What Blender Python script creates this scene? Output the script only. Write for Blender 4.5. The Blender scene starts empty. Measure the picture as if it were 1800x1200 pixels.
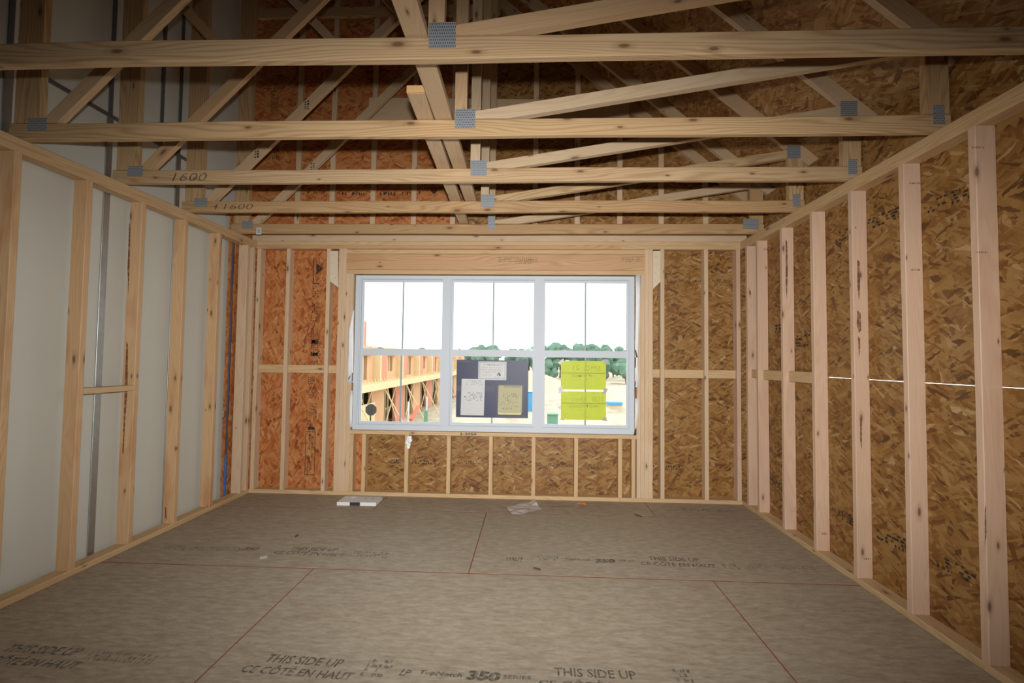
import bpy, bmesh, math, random
from mathutils import Vector, Matrix
random.seed(7)
scene = bpy.context.scene
C = scene.collection
PI = math.pi
# ------------------------------------------------------------------ camera
F, EYE = 827.45, Vector((0, 0, 1.3203))
CR = Vector((0.99906324, 0.04160824, 0.01189129))
CU = Vector((-0.01024533, -0.03955064, 0.99916504))
CW = Vector((-0.04204381, 0.99835089, 0.03908731))
cd = bpy.data.cameras.new('camera'); cam = bpy.data.objects.new('camera', cd); C.objects.link(cam)
cd.sensor_width = 36; cd.lens = F * 36 / 1800; cd.clip_start = .02; cd.clip_end = 600
cam.matrix_world = Matrix((( CR.x, CU.x, -CW.x, EYE.x), (CR.y, CU.y, -CW.y, EYE.y), (CR.z, CU.z, -CW.z, EYE.z), (0, 0, 0, 1)))
scene.camera = cam
# ------------------------------------------------------------------ world: bright hazy overcast sky
wd = bpy.data.worlds.new('sky'); scene.world = wd; wd.use_nodes = True
bg = wd.node_tree.nodes['Background']; bg.inputs[0].default_value = (.97, .985, 1, 1); bg.inputs[1].default_value = 2.9
# ------------------------------------------------------------------ camera flash (sits just above the lens)
fl = bpy.data.lights.new('camera_flash', 'SPOT'); fo = bpy.data.objects.new('camera_flash', fl); C.objects.link(fo)
fl.energy = 800; fl.spot_size = math.radians(150); fl.spot_blend = .35; fl.shadow_soft_size = .022; fl.color = (1, .985, .95)
fo.matrix_world = Matrix.Translation(CU * .135 + CR * -.01) @ cam.matrix_world
# beam pattern of the flash head: wide sideways, narrower up and down, aimed a little below the lens axis
fl.use_nodes = True; _t = fl.node_tree; _e = _t.nodes['Emission']
def _m(op, a, b=None):
    n = _t.nodes.new('ShaderNodeMath'); n.operation = op
    for i, v in enumerate((a, b)):
        if v is None: continue
        if hasattr(v, 'is_output'): _t.links.new(v, n.inputs[i])
        else: n.inputs[i].default_value = v
    return n.outputs[0]
_tc = _t.nodes.new('ShaderNodeTexCoord'); _s = _t.nodes.new('ShaderNodeSeparateXYZ'); _t.links.new(_tc.outputs['Normal'], _s.inputs[0])
_z = _m('ABSOLUTE', _s.outputs[2])
def _lobe(c, centre, sigma, p):
    ang = _m('ARCTAN2', c, _z); off = _m('ABSOLUTE', _m('SUBTRACT', ang, math.radians(centre)))
    return _m('EXPONENT', _m('MULTIPLY', _m('POWER', _m('DIVIDE', off, math.radians(sigma)), p), -1.0))
_t.links.new(_m('MULTIPLY', _lobe(_s.outputs[1], -7.2, 30.2, 3.2), _lobe(_s.outputs[0], 0, 44, 2.8)), _e.inputs['Strength'])
scene.cycles.max_bounces = 6; scene.cycles.diffuse_bounces = 3; scene.cycles.glossy_bounces = 3
scene.view_settings.view_transform = 'Standard'; scene.view_settings.look = 'None'
scene.view_settings.exposure = 0.0; scene.view_settings.gamma = 1; scene.view_settings.use_curve_mapping = False

def px(u, v, Y=None, X=None, Z=None):
    d = CR * ((u - 900) / F) + CU * ((600 - v) / F) + CW
    if Y is not None: k = (Y - EYE.y) / d.y
    elif X is not None: k = (X - EYE.x) / d.x
    else: k = (Z - EYE.z) / d.z
    return EYE + d * k

# ------------------------------------------------------------------ materials
def nt(name):
    m = bpy.data.materials.new(name); m.use_nodes = True
    t = m.node_tree; b = t.nodes['Principled BSDF']
    return m, t, b
def N(t, kind, **kw):
    n = t.nodes.new(kind)
    for k, v in kw.items():
        if k.startswith('i_'):
            key = k[2:]; n.inputs[int(key) if key.isdigit() else key].default_value = v
        else: setattr(n, k, v)
    return n
def math_(t, op, a, b=None, clamp=False):
    n = t.nodes.new('ShaderNodeMath'); n.operation = op; n.use_clamp = clamp
    for i, v in enumerate((a, b)):
        if v is None: continue
        if hasattr(v, 'is_output'): t.links.new(v, n.inputs[i])
        else: n.inputs[i].default_value = v
    return n.outputs[0]
def ramp(t, fac, stops, interp='LINEAR'):
    n = t.nodes.new('ShaderNodeValToRGB'); r = n.color_ramp; r.interpolation = interp
    while len(r.elements) < len(stops): r.elements.new(.5)
    for e, (p, c) in zip(r.elements, stops): e.position = p; e.color = (*c, 1) if len(c) == 3 else c
    t.links.new(fac, n.inputs[0]); return n.outputs[0]
def mix(t, fac, a, b, mode='MIX'):
    n = t.nodes.new('ShaderNodeMix'); n.data_type = 'RGBA'; n.blend_type = mode
    for s, v in ((0, fac), (6, a), (7, b)):
        if hasattr(v, 'is_output'): t.links.new(v, n.inputs[s])
        else: n.inputs[s].default_value = v if s == 0 else ((*v, 1) if len(v) == 3 else v)
    return n.outputs[2]
def mapped(t, vec, scale=(1, 1, 1), rot=(0, 0, 0), loc=(0, 0, 0)):
    n = N(t, 'ShaderNodeMapping'); n.inputs['Scale'].default_value = scale; n.inputs['Rotation'].default_value = rot; n.inputs['Location'].default_value = loc
    t.links.new(vec, n.inputs[0]); return n.outputs[0]
def objvec(t, spread=37.0):
    tc = N(t, 'ShaderNodeTexCoord'); oi = N(t, 'ShaderNodeObjectInfo')
    cx = N(t, 'ShaderNodeCombineXYZ')
    t.links.new(math_(t, 'MULTIPLY', oi.outputs['Random'], spread), cx.inputs[0])
    t.links.new(math_(t, 'MULTIPLY', oi.outputs['Random'], spread * .37), cx.inputs[1])
    t.links.new(math_(t, 'MULTIPLY', oi.outputs['Random'], spread * .71), cx.inputs[2])
    v = N(t, 'ShaderNodeVectorMath', operation='ADD')
    t.links.new(tc.outputs['Object'], v.inputs[0]); t.links.new(cx.outputs[0], v.inputs[1])
    return v.outputs[0], oi.outputs['Random']
def bump(t, b, h, strength=.3, dist=.003):
    n = N(t, 'ShaderNodeBump'); n.inputs['Strength'].default_value = strength; n.inputs['Distance'].default_value = dist
    t.links.new(h, n.inputs['Height']); t.links.new(n.outputs[0], b.inputs['Normal'])

def wood(name, tints, dark, stain=.25, rings=.35, rough=.55):
    """sawn softwood, grain along the local x axis of each board"""
    m, t, b = nt(name); v, rnd = objvec(t)
    n = len(tints); base = ramp(t, rnd, [(i / max(1, n - 1), c) for i, c in enumerate(tints)])
    warp = N(t, 'ShaderNodeTexNoise', i_Scale=1.0, i_Detail=2.0); t.links.new(mapped(t, v, (.55, 5.5, 5.5)), warp.inputs['Vector'])
    sp = N(t, 'ShaderNodeSeparateXYZ'); t.links.new(v, sp.inputs[0])
    # cathedral growth rings
    arg = math_(t, 'ADD', math_(t, 'MULTIPLY', sp.outputs[1], 330.0), math_(t, 'MULTIPLY', warp.outputs['Fac'], 120.0))
    arg = math_(t, 'ADD', arg, math_(t, 'MULTIPLY', sp.outputs[2], 210.0))
    ring = math_(t, 'POWER', math_(t, 'ADD', math_(t, 'MULTIPLY', math_(t, 'SINE', arg), .5), .5), 2.2)
    fine = N(t, 'ShaderNodeTexNoise', i_Scale=1.0, i_Detail=4.0, i_Roughness=.6); t.links.new(mapped(t, v, (7, 160, 160)), fine.inputs['Vector'])
    col = mix(t, math_(t, 'MULTIPLY', ring, rings), base, dark)
    col = mix(t, math_(t, 'MULTIPLY', fine.outputs['Fac'], .3), col, dark)
    st = N(t, 'ShaderNodeTexNoise', i_Scale=1.0, i_Detail=3.0); t.links.new(mapped(t, v, (2.2, 9, 9), loc=(5, 3, 1)), st.inputs['Vector'])
    sm = ramp(t, st.outputs['Fac'], [(.5, (0, 0, 0)), (.72, (1, 1, 1))])
    col = mix(t, math_(t, 'MULTIPLY', sm, stain), col, tuple(x * y for x, y in zip(dark, (1.1, .8, .7))))
    # knots
    kc = N(t, 'ShaderNodeCombineXYZ'); t.links.new(math_(t, 'MULTIPLY', sp.outputs[0], 3.6), kc.inputs[0]); t.links.new(math_(t, 'MULTIPLY', math_(t, 'ADD', sp.outputs[1], sp.outputs[2]), 10.0), kc.inputs[1])
    vo = N(t, 'ShaderNodeTexVoronoi', voronoi_dimensions='2D', i_Scale=1.0); t.links.new(kc.outputs[0], vo.inputs['Vector'])
    cs = N(t, 'ShaderNodeSeparateColor'); t.links.new(vo.outputs['Color'], cs.inputs[0])
    on = math_(t, 'GREATER_THAN', cs.outputs[0], .66)
    kd = ramp(t, math_(t, 'DIVIDE', vo.outputs['Distance'], math_(t, 'ADD', math_(t, 'MULTIPLY', cs.outputs[1], .9), .35)), [(.05, (1, 1, 1)), (.10, (.3, .3, .3)), (.22, (0, 0, 0))])
    col = mix(t, math_(t, 'MULTIPLY', math_(t, 'MULTIPLY', kd, on), .8), col, (.10, .035, .012))
    t.links.new(col, b.inputs['Base Color']); b.inputs['Roughness'].default_value = rough; b.inputs['Specular IOR Level'].default_value = .35
    bump(t, b, fine.outputs['Fac'], .12, .002)
    return m
def osb(name, pal, dark, pale, sc=1.0, bstr=.35):
    """oriented strand board: layers of long random strands in the local xy plane"""
    m, t, b = nt(name); v, rnd = objvec(t, 53.0)
    wv = N(t, 'ShaderNodeTexNoise', i_Scale=30.0, i_Detail=2.0); t.links.new(v, wv.inputs['Vector'])
    vv = N(t, 'ShaderNodeVectorMath', operation='MULTIPLY_ADD'); vv.inputs[1].default_value = (.02, .02, .0)
    t.links.new(wv.outputs['Color'], vv.inputs[0]); t.links.new(v, vv.inputs[2]); v = vv.outputs[0]
    bn = N(t, 'ShaderNodeTexNoise', i_Scale=9.0, i_Detail=4.0); t.links.new(v, bn.inputs['Vector'])
    col = ramp(t, bn.outputs['Fac'], [(.3, pal[0]), (.7, pal[1])])
    gr = []
    for ang in (.2, -.6):
        g = N(t, 'ShaderNodeTexNoise', i_Scale=1.0, i_Detail=2.0); t.links.new(mapped(t, mapped(t, v, rot=(0, 0, ang)), (12, 220, 1)), g.inputs['Vector']); gr.append(g)
    for i, (ang, sx, sy, th) in enumerate([(.25, 7, 30, .35), (-.75, 8, 34, .5), (1.25, 9, 30, .62), (.75, 7.5, 38, .6), (-.15, 6.5, 40, .55), (-1.2, 11, 36, .70), (.45, 12, 62, .68), (-.5, 15, 80, .74)]):
        vo = N(t, 'ShaderNodeTexVoronoi', voronoi_dimensions='2D', i_Scale=1.0)
        t.links.new(mapped(t, mapped(t, v, rot=(0, 0, ang), loc=(i * 3.1, i * 1.7, 0)), (sx * sc, sy * sc, 1)), vo.inputs['Vector'])
        cs = N(t, 'ShaderNodeSeparateColor'); t.links.new(vo.outputs['Color'], cs.inputs[0])
        on = math_(t, 'GREATER_THAN', cs.outputs[0], th)
        fc = ramp(t, cs.outputs[1], [(0, dark), (.14, pal[0]), (.45, pal[1]), (.75, pal[2]), (.93, pal[2]), (1, pale)])
        g = gr[i % 2]
        fc = mix(t, math_(t, 'MULTIPLY', g.outputs['Fac'], .35), fc, dark)
        col = mix(t, math_(t, 'MULTIPLY', on, .86), col, fc)
    t.links.new(col, b.inputs['Base Color']); b.inputs['Roughness'].default_value = .5; b.inputs['Specular IOR Level'].default_value = .35
    bump(t, b, gr[0].outputs['Fac'], bstr, .0015)
    return m
def plain(name, col, rough=.6, metal=0.0, var=.12, scale=8.0, spec=.4, bstr=0):
    m, t, b = nt(name); v, rnd = objvec(t)
    n = N(t, 'ShaderNodeTexNoise', i_Scale=scale, i_Detail=4.0); t.links.new(v, n.inputs['Vector'])
    c = mix(t, n.outputs['Fac'], tuple(x * (1 - var) for x in col), tuple(min(1, x * (1 + var)) for x in col))
    t.links.new(c, b.inputs['Base Color']); b.inputs['Roughness'].default_value = rough; b.inputs['Metallic'].default_value = metal
    b.inputs['Specular IOR Level'].default_value = spec
    if bstr: bump(t, b, n.outputs['Fac'], bstr, .004)
    return m
def ink(name, col, alpha=.7, nscale=60):
    """worn print: ink film broken up by a noise"""
    m, t, b = nt(name); v, rnd = objvec(t)
    n = N(t, 'ShaderNodeTexNoise', i_Scale=float(nscale), i_Detail=3.0); t.links.new(v, n.inputs['Vector'])
    a = ramp(t, n.outputs['Fac'], [(.33, (alpha * .35,) * 3), (.6, (alpha,) * 3)])
    b.inputs['Base Color'].default_value = (*col, 1); b.inputs['Roughness'].default_value = .7
    t.links.new(a, b.inputs['Alpha']); return m

M = {}
M['truss'] = wood('truss_pine', [(.53, .36, .19), (.56, .40, .22), (.50, .325, .165), (.54, .39, .23)], (.27, .14, .055), .14, .5)
M['web'] = wood('web_spruce', [(.58, .44, .285), (.62, .48, .325), (.55, .35, .19), (.60, .46, .295)], (.33, .19, .09), .12, .22)
M['stud_l'] = wood('stud_fir', [(.64, .43, .24), (.62, .40, .22), (.66, .46, .27)], (.36, .17, .06), .55, .16)
M['stud_r'] = wood('stud_pinkish_spruce', [(.66, .47, .34), (.68, .48, .34), (.62, .44, .31)], (.38, .20, .12), .2, .14)
M['stud_b'] = wood('stud_spruce', [(.66, .495, .33), (.69, .52, .345), (.62, .46, .30)], (.36, .20, .1), .16, .16)
M['plate'] = wood('plate_pine', [(.66, .47, .26), (.62, .44, .25)], (.36, .2, .08), .2, .3)
M['header'] = wood('header_fir', [(.60, .38, .20), (.62, .40, .22)], (.34, .16, .06), .3, .4)
M['end'] = plain('sawn_end', (.66, .40, .17), .7)
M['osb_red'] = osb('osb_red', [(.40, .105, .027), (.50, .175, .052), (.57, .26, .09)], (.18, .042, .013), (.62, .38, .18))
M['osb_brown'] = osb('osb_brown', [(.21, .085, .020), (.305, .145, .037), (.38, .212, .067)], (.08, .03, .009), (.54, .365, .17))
M['osb_roof'] = osb('osb_roof', [(.21, .08, .02), (.29, .13, .036), (.36, .19, .06)], (.08, .03, .009), (.5, .33, .16))
M['osb_eave_lit'] = osb('osb_painted_lit_eave', [(.28, .12, .035), (.37, .185, .06), (.46, .27, .105)], (.11, .045, .014), (.6, .42, .22))  # roof strand board with flash light on the eave row painted in as paler strands
M['gypsum'] = plain('gypsum_board', (.57, .56, .50), .75, 0, .05, 2.2, .25)
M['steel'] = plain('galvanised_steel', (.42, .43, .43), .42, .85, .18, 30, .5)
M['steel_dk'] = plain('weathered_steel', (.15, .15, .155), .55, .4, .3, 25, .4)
M['vinyl'] = plain('white_vinyl', (.58, .625, .68), .6, 0, .02, 3, .25)
M['muntin'] = plain('muntin_grey', (.36, .38, .40), .45, 0, .02)
M['wrap'] = plain('house_wrap', (.82, .83, .85), .5, 0, .06, 20, .4, .3)
M['black'] = plain('black_print', (.03, .03, .035), .6)
M['seal'] = plain('blue_sealant', (.055, .065, .11), .6, 0, .5, 3)
M['seal2'] = plain('bright_blue_sealant', (.03, .13, .36), .6, 0, .4, 9)
M['ink'] = ink('floor_ink', (.03, .04, .035), .56)
M['ink_osb'] = ink('osb_ink', (.02, .018, .018), 1.0, 70)
M['ink_faint'] = ink('faint_ink', (.05, .06, .055), .42, 40)
M['pencil'] = ink('crayon', (.05, .03, .03), .85, 120)
M['stain'] = ink('brown_stain', (.16, .065, .028), .85, 45)
# subfloor panel: short pressed strands, greyed by traffic
def floor_mat():
    m, t, b = nt('subfloor'); v, rnd = objvec(t, 21.0)
    a = N(t, 'ShaderNodeTexNoise', i_Scale=1.0, i_Detail=5.0, i_Roughness=.62); t.links.new(mapped(t, v, (13, 45, 1)), a.inputs['Vector'])
    c = ramp(t, a.outputs['Fac'], [(.28, (.275, .222, .155)), (.5, (.36, .305, .227)), (.72, (.45, .395, .30))])
    a2 = N(t, 'ShaderNodeTexNoise', i_Scale=1.0, i_Detail=3.0); t.links.new(mapped(t, v, (30, 120, 1), rot=(0, 0, .3)), a2.inputs['Vector'])
    c = mix(t, ramp(t, a2.outputs['Fac'], [(.62, (0, 0, 0)), (.72, (.4, .4, .4))]), c, (.52, .44, .33))
    c = mix(t, ramp(t, a2.outputs['Fac'], [(.3, (.42, .42, .42)), (.4, (0, 0, 0))]), c, (.17, .11, .065))
    d = N(t, 'ShaderNodeTexNoise', i_Scale=1.6, i_Detail=4.0); t.links.new(v, d.inputs['Vector'])
    c = mix(t, math_(t, 'MULTIPLY', d.outputs['Fac'], .3), c, (.30, .21, .16))
    t.links.new(c, b.inputs['Base Color']); b.inputs['Roughness'].default_value = .62; b.inputs['Specular IOR Level'].default_value = .25
    bump(t, b, a.outputs['Fac'], .12, .002); return m
M['floor'] = floor_mat()
M['seam'] = plain('red_edge_sealer', (.24, .05, .025), .8, 0, .4, 14)
def plate_mat():
    m, t, b = nt('punched_connector_plate'); tc = N(t, 'ShaderNodeTexCoord')
    br = N(t, 'ShaderNodeTexBrick', offset=.5, i_Scale=1.0); br.inputs['Brick Width'].default_value = .0085; br.inputs['Row Height'].default_value = .0125
    br.inputs['Mortar Size'].default_value = .0028; br.inputs['Mortar Smooth'].default_value = .2
    t.links.new(tc.outputs['Object'], br.inputs['Vector'])
    n = N(t, 'ShaderNodeTexNoise', i_Scale=55.0); t.links.new(tc.outputs['Object'], n.inputs['Vector'])
    f = math_(t, 'GREATER_THAN', math_(t, 'ADD', br.outputs['Fac'], math_(t, 'MULTIPLY', n.outputs['Fac'], .35)), .55)
    c = mix(t, f, (.07, .08, .10), (.38, .41, .44)); t.links.new(c, b.inputs['Base Color'])
    b.inputs['Metallic'].default_value = .45; b.inputs['Roughness'].default_value = .5
    bump(t, b, f, .5, .002); return m
M['nailplate'] = plate_mat()
def glass_mat():
    m = bpy.data.materials.new('window_glass'); m.use_nodes = True; t = m.node_tree; t.nodes.clear()
    o = N(t, 'ShaderNodeOutputMaterial'); g = N(t, 'ShaderNodeBsdfGlossy', i_Roughness=.02); tr = N(t, 'ShaderNodeBsdfTransparent'); tr.inputs[0].default_value = (.95, .97, .96, 1)
    fr = N(t, 'ShaderNodeFresnel', i_IOR=1.45); mx = N(t, 'ShaderNodeMixShader')
    t.links.new(fr.outputs[0], mx.inputs[0]); t.links.new(tr.outputs[0], mx.inputs[1]); t.links.new(g.outputs[0], mx.inputs[2]); t.links.new(mx.outputs[0], o.inputs[0]); return m
M['glass'] = glass_mat()
def sheet_mat(name, col, trans=.4, alpha=1.0, rough=.5):
    m = bpy.data.materials.new(name); m.use_nodes = True; t = m.node_tree; b = t.nodes['Principled BSDF']; o = t.nodes['Material Output']
    tc = N(t, 'ShaderNodeTexCoord'); n = N(t, 'ShaderNodeTexNoise', i_Scale=14.0); t.links.new(tc.outputs['Object'], n.inputs[0])
    c = mix(t, n.outputs['Fac'], tuple(x * .93 for x in col), tuple(min(1, x * 1.05) for x in col))
    t.links.new(c, b.inputs['Base Color']); b.inputs['Roughness'].default_value = rough; b.inputs['Alpha'].default_value = alpha
    tl = N(t, 'ShaderNodeBsdfTranslucent'); t.links.new(c, tl.inputs[0]); mx = N(t, 'ShaderNodeMixShader'); mx.inputs[0].default_value = trans
    t.links.new(b.outputs[0], mx.inputs[1]); t.links.new(tl.outputs[0], mx.inputs[2]); t.links.new(mx.outputs[0], o.inputs[0]); return m
M['lime'] = sheet_mat('lime_card', (.74, .80, .11), .5)
M['lime_ink'] = sheet_mat('lime_show_through', (.60, .66, .10), .5)
M['paper'] = sheet_mat('white_paper', (.72, .73, .74), .2)
M['yellow_paper'] = sheet_mat('pale_yellow_paper', (.80, .74, .36), .2)
M['plastic'] = sheet_mat('clear_plastic', (.75, .76, .76), .2, .13, .12)
M['poly'] = sheet_mat('cloudy_poly', (.78, .72, .70), .2, .62, .2)
M['navy'] = plain('navy_board', (.036, .04, .092), .45, 0, .12, 4)
M['print'] = ink('grey_print', (.1, .11, .12), .5, 30)
M['box'] = plain('white_carton', (.74, .73, .72), .6, 0, .04)
M['tape'] = plain('tape', (.42, .38, .40), .4, 0, .2, 40)
M['chip'] = plain('dark_chip', (.09, .055, .03), .8)
M['leaf'] = plain('orange_leaf', (.72, .24, .06), .7, 0, .3, 30)

# ------------------------------------------------------------------ object helpers
W = {}
def reg(o, Mw, parent):
    C.objects.link(o)
    if parent is not None:
        o.parent = parent; o.matrix_parent_inverse = W[parent].inverted()
    o.matrix_basis = Mw; W[o] = Mw.copy(); return o
def tag(o, label=None, cat=None, group=None, kind=None):
    if label: o['label'] = label
    if cat: o['category'] = cat
    if group: o['group'] = group
    if kind: o['kind'] = kind
    return o
def empty(name, loc, label, cat=None, group=None, kind=None):
    o = bpy.data.objects.new(name, None); o.empty_display_size = .1
    reg(o, Matrix.Translation(loc), None); return tag(o, label, cat, group, kind)
def mesh_obj(name, verts, faces, mat, parent=None, Mw=None, smooth=False, me=None):
    if me is None:
        me = bpy.data.meshes.new(name); me.from_pydata([tuple(v) for v in verts], [], faces); me.update()
        if smooth: me.polygons.foreach_set('use_smooth', [True] * len(me.polygons))
        for mm in (mat if isinstance(mat, (list, tuple)) else [mat]): me.materials.append(mm)
    o = bpy.data.objects.new(name, me)
    return reg(o, Mw or Matrix(), parent)
def frame(o, x, y):
    x = Vector(x).normalized(); y = Vector(y); y = (y - x * y.dot(x)).normalized(); z = x.cross(y)
    return Matrix(((x.x, y.x, z.x, o[0]), (x.y, y.y, z.y, o[1]), (x.z, y.z, z.z, o[2]), (0, 0, 0, 1)))
BOXF = [(0, 3, 2, 1), (4, 5, 6, 7), (0, 1, 5, 4), (1, 2, 6, 5), (2, 3, 7, 6), (3, 0, 4, 7)]
def boxv(a, b):
    (x0, y0, z0), (x1, y1, z1) = a, b
    return [(x0, y0, z0), (x1, y0, z0), (x1, y1, z0), (x0, y1, z0), (x0, y0, z1), (x1, y0, z1), (x1, y1, z1), (x0, y1, z1)]
def box(name, parent, a, b, mat, xdir=(1, 0, 0), ydir=(0, 1, 0)):
    """axis-aligned world box whose local frame is (xdir, ydir), origin at its centre"""
    a, b = Vector(a), Vector(b); c = (a + b) / 2; Mw = frame(c, xdir, ydir); inv = Mw.to_3x3().inverted()
    h = inv @ ((b - a) / 2); h = Vector((abs(h.x), abs(h.y), abs(h.z)))
    return mesh_obj(name, boxv(-h, h), BOXF, mat, parent, Mw)
def multi(name, parent, boxes, mat, origin=(0, 0, 0)):
    o = Vector(origin); V = []; Fc = []
    for a, b in boxes:
        n = len(V); V += [Vector(p) - o for p in boxv(a, b)]; Fc += [tuple(i + n for i in f) for f in BOXF]
    return mesh_obj(name, V, Fc, mat, parent, Matrix.Translation(o))
def board(name, parent, p0, p1, w, t, wdir, mat, wob=.0015, ch=.003, n=3, sag=None):
    """sawn board: length along local x, eased edges, very slightly uneven; p0-p1 is its centre line"""
    p0, p1 = Vector(p0), Vector(p1); L = (p1 - p0).length; Mw = frame((p0 + p1) / 2, p1 - p0, wdir)
    rr = random.Random(hash((round(p0.x, 3), round(p0.y, 3), round(p0.z, 3), round(p1.x, 3))) & 0xffff)
    V = []; Fc = []
    for i in range(n):
        x = -L / 2 + L * i / (n - 1)
        e = 0 if i in (0, n - 1) else 1
        oy, oz = e * rr.uniform(-1, 1) * wob, e * rr.uniform(-1, 1) * wob
        hw = w / 2 + e * rr.uniform(-1, .3) * wob * .7; ht = t / 2
        for y, z in ((-hw + ch, -ht), (hw - ch, -ht), (hw, -ht + ch), (hw, ht - ch), (hw - ch, ht), (-hw + ch, ht), (-hw, ht - ch), (-hw, -ht + ch)):
            V.append((x, y + oy, z + oz))
    for i in range(n - 1):
        for k in range(8): Fc.append((i * 8 + k, i * 8 + (k + 1) % 8, i * 8 + 8 + (k + 1) % 8, i * 8 + 8 + k))
    Fc.append(tuple(range(7, -1, -1))); Fc.append(tuple(range((n - 1) * 8, n * 8)))
    Fc = [tuple(reversed(f)) for f in Fc]
    return mesh_obj(name, V, Fc, mat, parent, Mw)
def clip(poly, pt, nrm):
    out = []
    for i in range(len(poly)):
        a, b = poly[i], poly[(i + 1) % len(poly)]
        da = (a[0] - pt[0]) * nrm[0] + (a[1] - pt[1]) * nrm[1]; db = (b[0] - pt[0]) * nrm[0] + (b[1] - pt[1]) * nrm[1]
        if da <= 0: out.append(a)
        if (da < 0 < db) or (db < 0 < da):
            k = da / (da - db); out.append((a[0] + (b[0] - a[0]) * k, a[1] + (b[1] - a[1]) * k))
    return out
def web(name, parent, a, b, w, y0, y1, mat, clips=(), ext=.3):
    """flat truss member in an x-z plane: strip a-b of width w cut by half planes, y0..y1 thick"""
    a, b = Vector(a), Vector(b); d = (b - a).normalized(); nn = Vector((-d.y, d.x)) * (w / 2); a2, b2 = a - d * ext, b + d * ext
    poly = [tuple(a2 - nn), tuple(b2 - nn), tuple(b2 + nn), tuple(a2 + nn)]
    for p, n in clips: poly = clip(poly, p, n)
    mid = (a + b) / 2; Mw = frame((mid.x, (y0 + y1) / 2, mid.y), (d.x, 0, d.y), (-d.y, 0, d.x)); inv = Mw.inverted()
    k = len(poly); V = [inv @ Vector((p[0], y0, p[1])) for p in poly] + [inv @ Vector((p[0], y1, p[1])) for p in poly]
    Fc = [tuple(range(k)), tuple(range(2 * k - 1, k - 1, -1))] + [((i + 1) % k, i, k + i, k + (i + 1) % k) for i in range(k)]
    return mesh_obj(name, V, Fc, mat, parent, Mw)
_tc = {}
def text_mesh(body, size, shear=0.0, bold=0.0):
    key = (body, size, shear, bold)
    if key not in _tc:
        cu = bpy.data.curves.new('lettering', 'FONT'); cu.body = body; cu.size = size; cu.shear = shear; cu.offset = bold
        cu.align_x = 'CENTER'; cu.align_y = 'CENTER'; cu.resolution_u = 2
        ob = bpy.data.objects.new('lettering', cu); C.objects.link(ob); dg = bpy.context.evaluated_depsgraph_get()
        me = bpy.data.meshes.new_from_object(ob.evaluated_get(dg)); bpy.data.objects.remove(ob); bpy.data.curves.remove(cu); _tc[key] = me
    return _tc[key].copy()
def lettering(parent, body, at, xd, yd, width, height, mat, shear=0.0, bold=0.0, name='printed_lettering', mirror=False):
    me = text_mesh(body, .1, shear, bold); xs = [v.co.x for v in me.vertices]; ys = [v.co.y for v in me.vertices]
    cx, cy = (min(xs) + max(xs)) / 2, (min(ys) + max(ys)) / 2; sx = width / (max(xs) - min(xs)); sy = height / (max(ys) - min(ys))
    for v in me.vertices: v.co = ((v.co.x - cx) * sx * (-1 if mirror else 1), (v.co.y - cy) * sy, 0)
    me.materials.clear(); me.materials.append(mat); me.name = name
    return mesh_obj(name, None, None, None, parent, frame(at, xd, yd), me=me)
def marks(parent, at, xd, yd, w, h, rows, mat, seed=1, name='printed_marks', fill=.75, frame_line=False, stretch=1.0):
    """small print too fine to read: rows of short strokes"""
    rr = random.Random(seed); V = []; Fc = []
    def q(x0, y0, x1, y1):
        n = len(V); V.extend([(x0, y0, 0), (x1, y0, 0), (x1, y1, 0), (x0, y1, 0)]); Fc.append((n, n + 1, n + 2, n + 3))
    rh = h / rows
    for r in range(rows):
        y = -h / 2 + r * rh; x = -w / 2 + rr.uniform(0, .1) * w
        while x < w / 2:
            l = rh * rr.uniform(.25, .9) * stretch
            if rr.random() < fill:
                k = rr.random()
                if k < .5: q(x, y + rh * .12, x + l * .5, y + rh * .85); q(x + l * .5, y + rh * rr.choice((.12, .45, .66)), min(x + l, w / 2), y + rh * rr.choice((.3, .6, .8)))
                else: q(x, y + rh * .15, min(x + l * .6, w / 2), y + rh * .88)
            x += l + rh * rr.uniform(.1, .35)
    if frame_line:
        t = .004
        for a in ((-w / 2 - .01, -h / 2 - .01, w / 2 + .01, -h / 2 - .01 + t), (-w / 2 - .01, h / 2 + .01 - t, w / 2 + .01, h / 2 + .01), (-w / 2 - .01, -h / 2, -w / 2 - .01 + t, h / 2), (w / 2 + .01 - t, -h / 2, w / 2 + .01, h / 2)): q(*a)
    return tag(mesh_obj(name, V, Fc, mat, parent, frame(at, xd, yd)), kind='stuff')
X_, Y_, Z_ = (1, 0, 0), (0, 1, 0), (0, 0, 1)

# ------------------------------------------------------------------ room dimensions
XL, XR, YB, ZT = -2.73, 1.97, 4.516, 2.467
D, TK, SP = .089, .038, .4064
XG = -2.848; XO = XR + D; YO = YB + D; YN = -4.4
def zr(x): return 2.99 + .833 * (2.02 - x)          # underside of the roof deck

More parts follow.
